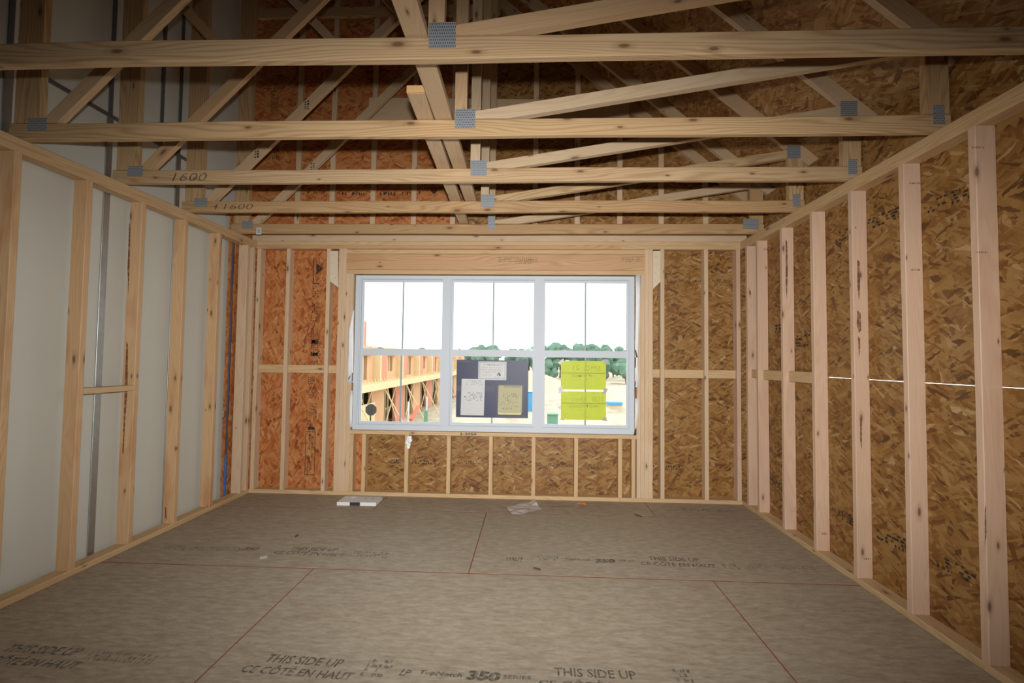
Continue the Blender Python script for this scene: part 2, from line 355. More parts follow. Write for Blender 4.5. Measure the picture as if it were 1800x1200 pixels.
# ------------------------------------------------------------------ floor
floor = box('floor', None, (-3.2, YN - .1, -.26), (2.3, YO + .01, -.0012), M['seam']); tag(floor, 'bare subfloor of greyish strand boards with red seams', 'floor', kind='structure')
FP = []
def fpanel(x0, x1, y0, y1):
    g = .0035; gy = .006; x0, x1 = max(x0, -2.86), min(x1, 2.075)
    o = box('floor_panel', floor, (x0 + g, y0 + gy, -.0012), (x1 - g, y1 - gy, 0), M['floor']); FP.append((x0, x1, y0, y1, o)); return o
for y0, y1, xs in ((4.12, 4.62, (-3.81, -1.37, 1.07, 3.5)), (2.95, 4.12, (-2.90, -.376, 2.1)), (1.73, 2.95, (-3.79, -1.35, 1.11, 3.55)), (.51, 1.73, (-2.9, -.4, 2.1)), (-.71, .51, (-3.79, -1.35, 1.11, 3.55)), (-1.93, -.71, (-2.9, -.4, 2.1)), (-3.15, -1.93, (-3.79, -1.35, 1.11, 3.55)), (-4.5, -3.15, (-2.9, -.4, 2.1))):
    for a, b in zip(xs, xs[1:]): fpanel(a, b, y0, y1)
def fp_at(x, y):
    for x0, x1, y0, y1, o in FP:
        if x0 <= x <= x1 and y0 <= y <= y1: return o
    return floor
def ftext(body, u0, v0, u1, v1, h, mat='ink', shear=.12, bold=.002):
    a, b = px(u0, v0, Z=0), px(u1, v1, Z=0); c = (a + b) / 2; d = b - a
    lettering(fp_at(c.x, c.y), body, (c.x, c.y, .0008), (d.x, d.y, 0), (-d.y, d.x, 0), d.length, h, M[mat], shear, bold)
def fmarks(u0, v0, u1, v1, h, rows, seed, mat='ink_faint', fill=.8):
    a, b = px(u0, v0, Z=0), px(u1, v1, Z=0); c = (a + b) / 2; d = b - a
    marks(fp_at(c.x, c.y), (c.x, c.y, .0008), (d.x, d.y, 0), (-d.y, d.x, 0), d.length, h, rows, M[mat], seed, fill=fill)
ftext('THIS SIDE UP', 513, 964, 594, 966, .06); ftext('CE CÔTÉ EN HAUT', 484, 969, 608, 975, .064); ftext('350', 428, 964, 455, 965, .06, bold=.004)
fmarks(285, 962, 425, 966, .07, 3, 3); fmarks(618, 972, 680, 976, .09, 3, 4)
ftext('THIS SIDE UP', 1140, 981, 1229, 984, .06); ftext('CE CÔTÉ EN HAUT', 1126, 989, 1258, 994, .064); ftext('350', 1045, 985, 1082, 986, .065, bold=.006); ftext('SERIES', 1086, 985, 1116, 986, .03)
ftext('TopNotch', 993, 983, 1038, 984, .038, bold=.003); ftext('HAUT', 890, 982, 920, 983, .055); fmarks(945, 979, 985, 981, .08, 3, 5); fmarks(1268, 993, 1298, 995, .1, 3, 6); fmarks(1310, 993, 1430, 998, .06, 3, 7)
ftext('THIS SIDE UP', 470, 1156, 603, 1166, .055); ftext('CE CÔTÉ EN HAUT', 428, 1173, 622, 1187, .06); ftext('TopNotch', 737, 1182, 812, 1188, .035, bold=.003); ftext('350', 820, 1186, 880, 1190, .062, bold=.006); ftext('SERIES', 884, 1189, 934, 1191, .024)
ftext('LP', 703, 1181, 722, 1183, .04, shear=.3); fmarks(640, 1172, 690, 1176, .12, 4, 8)
ftext('THIS SIDE UP', 974, 1180, 1118, 1187, .055, shear=0); ftext('CE CÔTÉ EN HAUT', 946, 1200, 1190, 1209, .06, shear=0); fmarks(1185, 1190, 1215, 1192, .12, 4, 9)
ftext('THIS SIDE UP', 14, 1138, 142, 1146, .055); ftext('CE CÔTÉ EN HAUT', -45, 1155, 142, 1168, .06); fmarks(150, 1150, 270, 1160, .07, 3, 10)
fmarks(960, 889, 1010, 890, .05, 2, 11); fmarks(1195, 895, 1290, 898, .07, 2, 12)

# ------------------------------------------------------------------ left wall: stud wall against a gypsum party wall
wl = empty('wall_left', (XL, 1.5, 0), 'left stud wall in front of a pale gypsum party wall', 'wall', kind='structure')
hs = [-1.88 + .6115 * i for i in range(11)]            # steel H studs every two feet: ... 2.40, 3.01, 3.62, 4.23
hs = [y + (2.372 - hs[7]) for y in hs]
for i in range(len(hs) - 1):
    a, b = hs[i], min(hs[i + 1], YO)
    for z0, z1 in ((-.05, 2.925), (2.925, 7.3)):
        box('gypsum_panel', wl, (XG - .025, a + .001, z0 + .001), (XG, b - .001, z1 - .001), M['gypsum'], Y_, Z_)
box('gypsum_panel', wl, (XG - .025, YN - .1, -.05), (XG, hs[0], 7.3), M['gypsum'], Y_, Z_)
box('backing_panel', wl, (XG - .06, YN - .1, -.05), (XG - .026, YO, 7.3), M['gypsum'], Y_, Z_)
for y in hs:
    if y > 4.2: continue
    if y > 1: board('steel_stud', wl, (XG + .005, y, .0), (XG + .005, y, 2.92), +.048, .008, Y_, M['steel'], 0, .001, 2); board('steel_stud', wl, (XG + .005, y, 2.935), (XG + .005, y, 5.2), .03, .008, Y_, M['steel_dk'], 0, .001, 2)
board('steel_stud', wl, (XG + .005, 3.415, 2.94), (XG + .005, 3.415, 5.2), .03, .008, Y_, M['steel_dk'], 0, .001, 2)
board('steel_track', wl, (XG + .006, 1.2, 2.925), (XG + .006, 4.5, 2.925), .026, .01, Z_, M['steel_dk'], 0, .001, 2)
LYS = [2.734 + SP * i for i in range(-15, 4)]
for y in LYS: board('stud', wl, (XL - D / 2, y + TK / 2, TK), (XL - D / 2, y + TK / 2, ZT - 2 * TK), TK, D, Y_, M['stud_l'], .003)
board('stud', wl, (XL - D / 2, 4.385, TK), (XL - D / 2, 4.385, ZT - 2 * TK), TK, D, Y_, M['stud_b'], .001)
board('stud', wl, (XL - D / 2, 4.477, TK), (XL - D / 2, 4.477, ZT - 2 * TK), TK, D, Y_, M['stud_b'], .001)
board('bottom_plate', wl, (XL - D / 2, YN, TK / 2), (XL - D / 2, YB, TK / 2), TK, D, Z_, M['plate'])
board('top_plate', wl, (XL - D / 2, YN, ZT - 1.5 * TK), (XL - D / 2, YB, ZT - 1.5 * TK), TK, D, Z_, M['plate'])
board('top_plate', wl, (XL - D / 2, YN, ZT - .5 * TK), (XL - D / 2, YB, ZT - .5 * TK), TK, D, Z_, M['plate'])
board('blocking', wl, (XL - D / 2 + .01, 2.734 + TK, 1.098), (XL - D / 2 + .01, 2.734 + SP, 1.098), TK, .07, Z_, M['plate'])
o = box('sheathing_strip', wl, (XG + .002, 4.255, 0), (XG + .012, 4.6, ZT + .2), M['osb_red'], Z_, Y_)
def bead(name, parent, z0, z1, x, y, r, mat, seed):
    rr = random.Random(seed); n = 26; V = []; Fc = []
    for i in range(n):
        z = z0 + (z1 - z0) * i / (n - 1); k = r * rr.uniform(.6, 1.3); yy = y + rr.uniform(-.004, .004)
        for a in range(6): V.append((x + math.cos(a * PI / 3) * k * .7, yy + math.sin(a * PI / 3) * k, z))
    for i in range(n - 1):
        for a in range(6): Fc.append((i * 6 + a, i * 6 + (a + 1) % 6, i * 6 + 6 + (a + 1) % 6, i * 6 + 6 + a))
    return mesh_obj(name, V, Fc, mat, parent, smooth=True)
bead('sealant_bead', wl, .4, 2.42, XG + .015, 4.305, .013, M['seal'], 3); bead('sealant_bead', wl, .02, .41, XG + .015, 4.303, .016, M['seal2'], 4)['label'] = 'bright blue sealant at the foot'

# ------------------------------------------------------------------ right wall: studs over strand board
wr = empty('wall_right', (XR, 1.5, 0), 'right stud wall sheathed in brown strand board', 'wall', kind='structure')
RYS = [2.15 + SP * i for i in range(-15, 6)]
for y in RYS: board('stud', wr, (XR + D / 2, y + TK / 2, TK), (XR + D / 2, y + TK / 2, ZT - 2 * TK), TK, D, Y_, M['stud_r'], .003)
board('stud', wr, (XR + D / 2, 4.40, TK), (XR + D / 2, 4.40, ZT - 2 * TK), TK, D, Y_, M['stud_r'], .001)
board('bottom_plate', wr, (XR + D / 2, YN, TK / 2), (XR + D / 2, YB, TK / 2), TK, D, Z_, M['plate'])
board('top_plate', wr, (XR + D / 2, YN, ZT - 1.5 * TK), (XR + D / 2, YB, ZT - 1.5 * TK), TK, D, Z_, M['plate'])
board('top_plate', wr, (XR + D / 2, YN, ZT - .5 * TK), (XR + D / 2, YB, ZT - .5 * TK), TK, D, Z_, M['plate'])
RP = []
for z0, z1, ys in ((-.25, 1.2248, (YN - .1, .9, 3.37, YO + .015)), (1.2276, 2.44, (YN - .1, 1.93, 3.37, YO + .015)), (2.44, 2.80, (YN - .1, 2.45, YO + .015))):
    for a, b in zip(ys, ys[1:]):
        if a > 3.3 and z0 > 1: z0b = 1.2255
        else: z0b = z0
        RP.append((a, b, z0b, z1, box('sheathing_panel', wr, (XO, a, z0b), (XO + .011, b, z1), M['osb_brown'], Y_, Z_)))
def rp_at(y, z):
    for a, b, z0, z1, o in RP:
        if a <= y <= b and z0 <= z <= z1: return o
    return RP[0][4]
for i in (3, 4): board('blocking', wr, (XR + .06, RYS[15 + i] + TK, 1.218), (XR + .06, RYS[16 + i], 1.218), .082, TK, Z_, M['plate'])
board('blocking', wr, (XR + .05, RYS[20] + TK, 1.222), (XR + .05, 4.381, 1.222), .075, TK, Z_, M['plate'])
for k, (u0, v0, u1, v1, rows, h) in enumerate([(1470, 412, 1610, 368, 3, .07), (1628, 362, 1704, 340, 3, .07), (1398, 602, 1432, 594, 3, .1), (1350, 845, 1380, 856, 3, .06), (1462, 895, 1508, 920, 3, .07), (1540, 935, 1598, 960, 3, .08), (1640, 985, 1722, 1015, 3, .07), (1362, 575, 1378, 574, 3, .1)]):
    a, b = px(u0, v0, X=XO), px(u1, v1, X=XO); c = (a + b) / 2
    marks(rp_at(c.y, c.z), (XO - .0008, c.y, c.z), (0, -1, 0), Z_, abs(a.y - b.y), h, rows + 1, M['ink_osb'], 40 + k, fill=.6, stretch=3.0)

M['bark'] = plain('bark', (.10, .045, .02), .9, 0, .4, 30)
def blemish(parent, pts, Y, mat, name='bark_streak'):
    P = [px(u, v, Y=Y - .0009) for u, v in pts]; return mesh_obj(name, P, [tuple(range(len(P)))], mat, parent)
for pts, i in (([(1503, 456), (1507, 460), (1508, 500), (1506, 530), (1503, 500)], 2), ([(1503, 545), (1509, 550), (1510, 580), (1506, 585), (1502, 570)], 2), ([(1504, 590), (1508, 596), (1508, 615), (1506, 628)], 2), ([(1508, 735), (1511, 735), (1511, 790), (1508, 775)], 2), ([(1377, 420), (1379.5, 424), (1381, 470), (1379, 530), (1377, 500)], 4), ([(1727, 900), (1729, 880), (1730, 940), (1727, 960)], 0)):
    blemish(wr, [(u + 4, v) for u, v in pts], RYS[15 + i], M['stain'])
for u, v, i, w in ((1714, 259, 0, 22), (1722, 443, 0, 20), (1604, 322, 1, 18), (1606, 474, 1, 16), (1446, 938, 3, 9), (1521, 982, 2, 10), (1344, 438, 5, 10), (1500, 400, 2, 1)):
    p = px(u + 4, v, Y=RYS[15 + i] - .0009); k_ = RYS[15 + i] / F; marks(wr, p, X_, Z_, w * k_, 4 * k_, 1, M['pencil'], u, 'ink_stamp', 1)
for pts, i in (([(224, 392), (226.5, 392), (225, 460), (223, 520), (221, 470)], 11), ([(219, 600), (222, 606), (221, 690), (217, 740), (214, 800), (212, 795), (216, 690)], 11), ([(287, 890), (289, 892), (290, 915), (287, 908)], 12)):
    blemish(wl, [(u + 3, v) for u, v in pts], LYS[i + 5], M['stain'])
# ------------------------------------------------------------------ window wall
wb = empty('wall_back', (0, YB, 0), 'far framed wall around the triple window', 'wall', kind='structure')
def xb(u, v=560): return px(u, v, Y=YB).x
YM = YB + D / 2
def vstud(x0, z0=TK, z1=ZT - 2 * TK, mat='stud_b', name='stud'): return board(name, wb, (x0 + TK / 2, YM, z0), (x0 + TK / 2, YM, z1), TK, D, X_, M[mat], .001)
WX0, WX1, WZ0, WZ1 = -1.738, .980, .626, 2.136
HL, HR = -1.826, 1.073
for x in (-2.728, xb(502, 500), xb(573, 500), HL - 2 * TK, HL - TK): vstud(x)
for x in (HR, HR + TK, xb(1161, 500), xb(1238, 500), 1.93): vstud(x, mat='stud_r' if x > 1.9 else 'stud_b')
for x, m in ((HL, 'stud_b'), (HL + TK, 'stud_b'), (HR - TK, 'stud_b'), (HR - 2 * TK, 'stud_b')): vstud(x, TK, 2.145, m, 'trimmer_stud')
for u in (635, 710.5, 784.5, 859, 934, 1009, 1086.5): vstud(px(u, 820, Y=YB).x, TK, .586, 'plate', 'cripple_stud')
vstud(WX0 - .012, TK, .586, 'plate', 'cripple_stud'); vstud(WX1 - .03, TK, .586, 'plate', 'cripple_stud')
xj = px(1089, 882, Y=YB).x
board('bottom_plate', wb, (XL, YM, TK / 2), (xj, YM, TK / 2), TK, D, Z_, M['plate']); board('bottom_plate', wb, (xj + .002, YM, TK / 2), (XR, YM, TK / 2), TK, D, Z_, M['plate'])
board('top_plate', wb, (XL + .001, YM, ZT - .5 * TK), (XR - .001, YM, ZT - .5 * TK), TK, D, Z_, M['plate'])
board('top_plate', wb, (XL + .001, YM, ZT - 1.5 * TK), (xb(1092, 436), YM, ZT - 1.5 * TK), TK, D, Z_, M['header'])
board('top_plate', wb, (xb(1092, 436), YM, ZT - 1.5 * TK), (XR - .001, YM, ZT - 1.5 * TK), TK, D, Z_, M['plate'])
board('header_plate', wb, (HL, YM, 2.366), (HR, YM, 2.366), .044, D, Z_, M['plate'])
hd = board('window_header', wb, (HL, YM - .002, 2.265), (HR, YM - .002, 2.265), .155, D, Z_, M['header'])
board('header_plate', wb, (HL, YM, 2.166), (HR, YM, 2.166), .042, D, Z_, M['plate'])
sill = board('sill_plate', wb, (HL + 2 * TK, YM - .001, .605), (HR - 2 * TK, YM - .001, .605), TK, D, Z_, M['plate'])
q0 = px(823, 762, Y=YB); lettering(sill, '3-3050', (q0.x, YB - .0035, .606), X_, Z_, .16, .026, M['black'], 0, .002, 'handwriting')
for u0, u1, sg in ((870, 945, 5), (905, 935, 6), (1090, 1128, 7)):
    c = px((u0 + u1) / 2, 456 + (sg == 6) * 4, Y=YB - .003); marks(hd, (c.x, YB - .004, c.z), X_, Z_, (u1 - u0) * YB / F, .05, 3, M['ink_faint'], sg, 'dark_stain', .9)
for x0, x1 in ((-2.69, xb(502, 500)), (xb(502, 500) + TK, xb(573, 500)), (xb(573, 500) + TK, HL - 2 * TK), (HR + 2 * TK, xb(1161, 500)), (xb(1161, 500) + TK, xb(1238, 500)), (xb(1238, 500) + TK, 1.93)):
    board('blocking', wb, (x0 + .001, YB + .05, 1.207), (x1 - .001, YB + .05, 1.207), .08, TK, Z_, M['plate'], 0)
def bpoly(name, parent, pts, Y, th, mat):
    P = [px(u, v, Y=Y) for u, v in pts]; c = sum(P, Vector()) / len(P); k = len(P)
    V = [p - c for p in P] + [p - c + Vector((0, th, 0)) for p in P]
    Fc = [tuple(range(k)), tuple(range(2 * k - 1, k - 1, -1))] + [((i + 1) % k, i, k + i, k + (i + 1) % k) for i in range(k)]
    return mesh_obj(name, V, Fc, mat, parent, Matrix.Translation(c))
M['gusset'] = plain('pale_plywood', (.66, .56, .42), .7, 0, .12, 25)
for pts, ns in (([(580, 441), (594, 441), (594, 505), (580, 494)], [(586, 447), (585, 462), (588, 475), (590, 488)]), ([(1148, 441), (1161, 441), (1161, 495), (1148, 508)], [(1154, 452), (1153, 480), (1152, 492)])):
    g = bpoly('gusset_plate', wb, pts, YB - .008, .007, M['gusset'])
    for u, v in ns:
        c = px(u, v, Y=YB - .009); marks(g, (c.x, c.y, c.z), X_, Z_, .008, .008, 1, M['black'], 3, 'nail_head', 1)
# sheathing of the window wall
SW = []
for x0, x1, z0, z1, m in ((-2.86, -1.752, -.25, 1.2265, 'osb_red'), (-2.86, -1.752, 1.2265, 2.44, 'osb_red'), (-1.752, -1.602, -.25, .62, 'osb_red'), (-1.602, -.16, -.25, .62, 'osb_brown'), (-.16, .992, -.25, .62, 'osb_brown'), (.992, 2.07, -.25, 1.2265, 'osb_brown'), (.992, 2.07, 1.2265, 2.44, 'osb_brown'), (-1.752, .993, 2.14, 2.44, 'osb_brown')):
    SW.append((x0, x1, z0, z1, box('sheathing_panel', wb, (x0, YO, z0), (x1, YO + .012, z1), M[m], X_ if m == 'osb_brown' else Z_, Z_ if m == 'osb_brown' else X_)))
# gable sheathing above, up to the roof
def gable_panel(poly, m, th=.012):
    c = Vector((sum(p[0] for p in poly) / len(poly), YO, sum(p[1] for p in poly) / len(poly)))
    Mw = frame(c, X_, Z_); inv = Mw.inverted(); k = len(poly)
    V = [inv @ Vector((p[0], YO, p[1])) for p in poly] + [inv @ Vector((p[0], YO + th, p[1])) for p in poly]
    Fc = [tuple(range(k)), tuple(range(2 * k - 1, k - 1, -1))] + [((i + 1) % k, i, k + i, k + (i + 1) % k) for i in range(k)]
    o = mesh_obj('sheathing_panel', V, Fc, M[m], wb, Mw); SW.append((min(p[0] for p in poly), max(p[0] for p in poly), min(p[1] for p in poly), max(p[1] for p in poly), o)); return o
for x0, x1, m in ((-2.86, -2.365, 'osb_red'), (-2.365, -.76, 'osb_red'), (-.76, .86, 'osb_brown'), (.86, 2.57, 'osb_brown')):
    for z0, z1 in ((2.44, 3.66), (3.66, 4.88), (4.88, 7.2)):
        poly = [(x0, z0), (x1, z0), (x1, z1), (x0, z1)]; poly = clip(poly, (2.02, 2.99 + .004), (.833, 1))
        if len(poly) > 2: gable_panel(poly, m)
def sw_at(x, z):
    for a, b, z0, z1, o in SW:
        if a <= x <= b and z0 <= z <= z1: return o
    return SW[0][4]
def smarks(u, v, w, h, rows, seed, vertical=False, mat='ink_osb', fill=.8, fr=False):
    c = px(u, v, Y=YO); k = YO / F
    if vertical: marks(sw_at(c.x, c.z), (c.x, YO - .0008, c.z), (0, 0, 1), (-1, 0, 0), h * k, w * k, rows, M[mat], seed, fill=fill, frame_line=fr)
    else: marks(sw_at(c.x, c.z), (c.x, YO - .0008, c.z), X_, Z_, w * k, h * k, rows, M[mat], seed, fill=fill, frame_line=fr)
c = px(551, 475, Y=YO); lettering(sw_at(c.x, c.z), 'Georgia-Pacific', (c.x, YO - .0008, c.z), Z_, (-1, 0, 0), .25, .024, M['ink_osb'], 0, .004)
P = [px(u, v, Y=YO - .0008) for u, v in ((556, 462), (568, 472), (556, 483))]; mesh_obj('printed_logo', P, [(0, 1, 2)], M['ink_osb'], sw_at(P[0].x, P[0].z))
for u, v, w, h, r, s, f in ((556, 498, 18, 2, 1, 20, 1), (557, 512, 17, 24, 4, 21, .6), (556, 540, 16, 20, 5, 22, .8), (554, 558, 17, 16, 5, 23, .7), (554, 588, 17, 22, 5, 24, .8), (553, 604, 18, 2, 1, 25, 1), (553, 613, 14, 16, 4, 26, .7), (552, 625, 18, 2, 1, 27, 1), (555, 634, 9, 10, 2, 28, .8), (547, 668, 14, 14, 4, 29, .9), (550, 690, 13, 20, 4, 30, .75), (550, 722, 14, 26, 4, 31, .7), (543, 744, 8, 12, 2, 32, .7), (547, 754, 17, 3, 1, 33, 1), (547, 766, 11, 8, 2, 34, .9), (547, 781, 8, 20, 3, 35, .95), (544, 815, 8, 30, 3, 36, .95)):
    smarks(u, v, w, h, r, s, True, fill=f)
c = px(545, 797, Y=YO); k = YO / F
tag(multi('printed_marks', sw_at(c.x, c.z), [((c.x + a * k, YO - .0016, c.z + b * k), (c.x + d * k, YO - .001, c.z + e * k)) for a, b, d, e in ((-9, -37, -8.2, 38), (8, -37, 8.8, 38), (-9, -37.8, 8.8, -36.6), (-9, 38, 8.8, 38.8))], M['ink_osb'], (c.x, YO, c.z)), kind='stuff')
for u, v, w, h, r, s, f in ((695, 811, 20, 9, 2, 50, .95), (745, 812, 44, 8, 2, 51, .85), (820, 812, 45, 7, 2, 52, .6), (880, 814, 52, 7, 2, 53, .6), (935, 815, 44, 6, 2, 54, .7), (985, 817, 50, 6, 2, 55, .8), (1045, 820, 36, 9, 3, 56, .7), (1154, 819, 12, 5, 1, 57, .8), (1184, 822, 30, 9, 2, 58, .85), (1225, 822, 16, 8, 2, 59, .9), (1285, 823, 20, 6, 2, 60, .7), (1188, 495, 44, 5, 2, 61, .7), (1220, 494, 26, 4, 1, 62, .9), (1265, 494, 40, 6, 2, 63, .8)):
    smarks(u, v, w, h, r, s, fill=f)
for u, v, w, h, r, s in ((483, 178, 14, 40, 4, 70), (485, 268, 14, 30, 4, 71), (555, 338, 40, 6, 1, 72), (610, 340, 60, 7, 1, 73), (690, 340, 55, 7, 1, 74), (735, 338, 10, 7, 1, 75)):
    smarks(u, v, w, h, r, s, h > w, fill=.85)
P = [px(u, v, Y=YO - .0008) for u, v in ((756, 334), (770, 334), (763, 342))]; mesh_obj('printed_logo', P, [(2, 1, 0)], M['ink_osb'], sw_at(P[0].x, P[0].z))
for a, b in (((-1.9, YO + .0125, 2.10), (1.15, YO + .016, 2.3)), ((-1.9, YO + .0125, .45), (1.15, YO + .016, .66)), ((-1.9, YO + .0125, .66), (-1.70, YO + .016, 2.10)), ((.945, YO + .0125, .66), (1.15, YO + .016, 2.10))):
    box('window_flange', wb, a, b, M['wrap'], X_, Z_)
# torn house wrap at the window jambs
def wrapflap(name, L, R, Y, seed, dv):
    rr = random.Random(seed); n = len(L); V = []; Fc = []
    for (ul, vl), (ur, vr) in zip(L, R):
        a, b = px(ul, vl, Y=Y), px(ur, vr, Y=Y)
        for j in range(4):
            p = a.lerp(b, j / 3); V.append(p + Vector((0, rr.uniform(-.006, .004), 0)))
    for i in range(n - 1):
        for j in range(3): q = i * 4 + j; Fc.append((q, q + 1, q + 5, q + 4))
    o = mesh_obj(name, V, Fc, M['wrap'], wb, smooth=True); s = o.modifiers.new('t', 'SOLIDIFY'); s.thickness = .0012; return o
w1 = wrapflap('house_wrap', [(621, 545), (618, 560), (613, 580), (612, 610), (611, 640), (611, 672)], [(623, 545)] + [(621.5, v) for v in (560, 580, 610, 640, 672)], YB - .004, 1, 0)
w2 = wrapflap('house_wrap', [(617, 686), (614, 700), (614, 725), (613, 750)], [(620, 686), (620, 700), (619.5, 725), (619, 750)], YB - .004, 2, 0)
w3 = wrapflap('house_wrap', [(1117, 484), (1117.5, 520), (1117, 560), (1116.5, 600), (1116, 640), (1116, 680)], [(1127, 484), (1126, 520), (1124, 560), (1122, 600), (1121, 640), (1124, 680)], YB - .004, 3, 0)
w4 = wrapflap('house_wrap', [(1116, 700), (1116, 725), (1115.5, 756)], [(1123, 700), (1122, 725), (1118, 756)], YB - .004, 4, 0)
for pts in ([(1116, 615), (1118, 615), (1121, 628), (1118, 628)], [(1116, 628), (1118, 628), (1117.5, 646), (1115.5, 646)], [(1116, 668), (1118, 672), (1117, 678), (1115.5, 679), (1116.5, 672)]): bpoly('printed_mark', w3, pts, YB - .014, .001, M['black'])
bpoly('printed_mark', w4, [(1116, 755), (1118.5, 752), (1117.5, 765), (1113.5, 765)], YB - .014, .001, M['black'])
bpoly('printed_mark', w1, [(612, 665), (616, 659), (616, 661), (613, 667)], YB - .014, .001, M['black']); bpoly('printed_mark', w1, [(618.5, 655), (620, 655), (620, 670), (618.5, 670)], YB - .014, .001, M['black'])

# ------------------------------------------------------------------ wall behind the camera
wn = empty('wall_near', (0, YN, 0), 'plain sheathed wall behind the camera', 'wall', kind='structure')
box('sheathing_panel', wn, (-2.9, YN - .03, -.05), (2.09, YN - .016, 7.3), M['osb_brown'], X_, Z_)
for i in range(12): board('stud', wn, (-2.6 + SP * i, YN - .03 - D / 2, 0), (-2.6 + SP * i, YN - .03 - D / 2, 2.4), TK, D, X_, M['stud_b'])

# ------------------------------------------------------------------ roof deck
rf = empty('ceiling', (0, 1.5, 3), 'sloping strand board roof deck above the trusses', 'roof', kind='structure')
sl = Vector((-1, 0, .833)).normalized(); nrm = Vector((.833, 0, 1)).normalized()
p0 = Vector((2.56, 0, zr(2.56))); Ltot = (2.56 + 2.9) * math.sqrt(1 + .833 ** 2); s = 0; row = 0
while s < Ltot:
    s1 = min(Ltot, s + 1.2192); ys = [YN - .1, .55, 3.0, YO + .02] if row % 2 else [YN - .1, 1.75, 4.18, YO + .02]
    for a, b in zip(ys, ys[1:]):
        c = p0 + sl * ((s + s1) / 2) + nrm * .006; c.y = (a + b) / 2
        h = Vector(((b - a) / 2, (s1 - s) / 2, .006)); mesh_obj('roof_panel', boxv(-h, h), BOXF, M['osb_eave_lit' if row == 0 else 'osb_roof'], rf, frame(c, Y_, sl))
    s = s1; row += 1
board('soffit_board', rf, (2.32, YN - .1, 2.53), (2.32, YO + .02, 2.53), .52, .012, X_, M['osb_roof'], 0)
board('fascia_board', rf, (2.57, YN - .1, 2.54), (2.57, YO + .02, 2.54), .14, .02, Z_, M['plate'], 0)

# ------------------------------------------------------------------ roof trusses
TY = [1.7375 + .623 * i for i in range(5)]
CB, CT = ZT, ZT + .089
ordn = ['nearest', 'second nearest', 'middle', 'second farthest', 'farthest']
def nail(parent, x0, x1, z0, z1, y):
    a = Vector(((x0 + x1) / 2, y - .0012, (z0 + z1) / 2)); h = Vector(((x1 - x0) / 2, (z1 - z0) / 2, .0012))
    return mesh_obj('connector_plate', boxv(-h, h), BOXF, M['nailplate'], parent, frame(a, X_, Z_))
TR = []; CH = []
def zu(x): return zr(x) - .116
for i, y in enumerate(TY):
    t = empty('roof_truss', (0, y, CB), f'{ordn[i]} of the five wooden roof trusses crossing the room', 'roof truss', 'roof trusses over the room'); TR.append(t)
    y1 = y + TK
    CH.append(board('bottom_chord', t, (-2.81, y + TK / 2, CB + .0445), (2.05, y + TK / 2, CB + .0445), .089, TK, Z_, M['truss'], .003, .004, 9))
    ux = 1 / math.sqrt(1 + .833 ** 2); off = .0445 / ux
    web('top_chord', t, (2.5, zr(2.5) - off), (-2.6, zr(-2.6) - off), .089, y, y1, M['web'], [((-2.645, 0), (-1, 0)), ((2.545, 0), (1, 0)), ((0, zr(0)), (.833, 1))])
    tcu = ((0, zu(0)), (.833, 1))
    web('end_post', t, (-2.715, CT), (-2.715, 6.5), .14, y, y1, M['truss'], [((0, CT), (0, -1)), ((0, zr(-2.715)), (.833, 1))])
    web('end_post', t, (1.99, CT), (1.99, 2.8), .11, y, y1, M['truss'], [((0, CT), (0, -1)), tcu])
    web('king_post', t, (-.377, CT), (-.377, 4.7), .062, y, y1, M['web'], [((0, CT), (0, -1)), tcu])
    web('web', t, (-.33, 2.558), (1.93, 2.908), .064, y, y1, M['web'] if i != 3 else M['truss'], [((0, CT), (0, -1)), ((1.935, 0), (1, 0)), ((-.346, 0), (-1, 0)), tcu])
    a = Vector((-2.605, 2.545)); d = Vector((1, 1.0)).normalized(); b = a + d * 3.0
    web('web', t, a, b, .070, y, y1, M['web'], [((0, CT), (0, -1)), ((-2.645, 0), (-1, 0)), ((-.408, 0), (1, 0)), tcu])
    e = Vector([(-1.46, 3.71), (-1.46, 3.71), (-1.95, 3.23), (-1.47, 3.70), (-.95, 4.22)][i])
    web('web', t, e, e + Vector((-.69, .72)), .064, y, y1, M['web'], [((-2.645, 0), (-1, 0)), (tuple(a + Vector((-d.y, d.x)) * .036), (d.y, -d.x))])
    if i < 4: nail(t, -.405, -.302, 2.505, 2.605, y)
    else: nail(t, -.41, -.345, 2.505, 2.63, y)
    nail(t, -2.705, -2.6, 2.512, 2.58, y)
    if i < 4: nail(t, 1.965, 2.02, 2.505, 2.60, y); nail(t, 1.925, 2.025, 2.875, 2.97, y)
    else: nail(t, 1.87, 2.005, 2.51, 2.60, y)
def on_truss(i, u, v): return px(u, v, Y=TY[i] - .0025)
c = on_truss(2, 333, 311); lettering(CH[2], '1600', c, X_, Z_, .235, .055, M['pencil'], .25, -.0012, 'handwriting')['kind'] = 'stuff'
c = on_truss(3, 408, 363); lettering(CH[3], '1600', c + Vector((.05, 0, 0)), X_, Z_, .24, .045, M['pencil'], .2, -.0012, 'handwriting')['kind'] = 'stuff'; lettering(CH[3], '1', c + Vector((-.13, 0, 0)), X_, Z_, .02, .045, M['pencil'], .2, -.0012, 'handwriting')['kind'] = 'stuff'
for i, q_, k in ((3, 1.12, 1), (3, .56, 2), (4, .78, 3)):
    marks(TR[i], (-2.605 + .7071 * q_, TY[i] - .001, 2.545 + .7071 * q_), Z_, (-1, 0, 0), .085, .042, 2, M['black'], k, 'ink_stamp', 1)
c = on_truss(4, 455, 406); tg = box('barcode_tag', TR[4], (c.x - .024, c.y - .001, c.z - .032), (c.x + .024, c.y + .001, c.z + .032), M['paper'], X_, Z_); marks(tg, (c.x, c.y - .0016, c.z), X_, Z_, .028, .036, 4, M['black'], 9, 'barcode', .9)
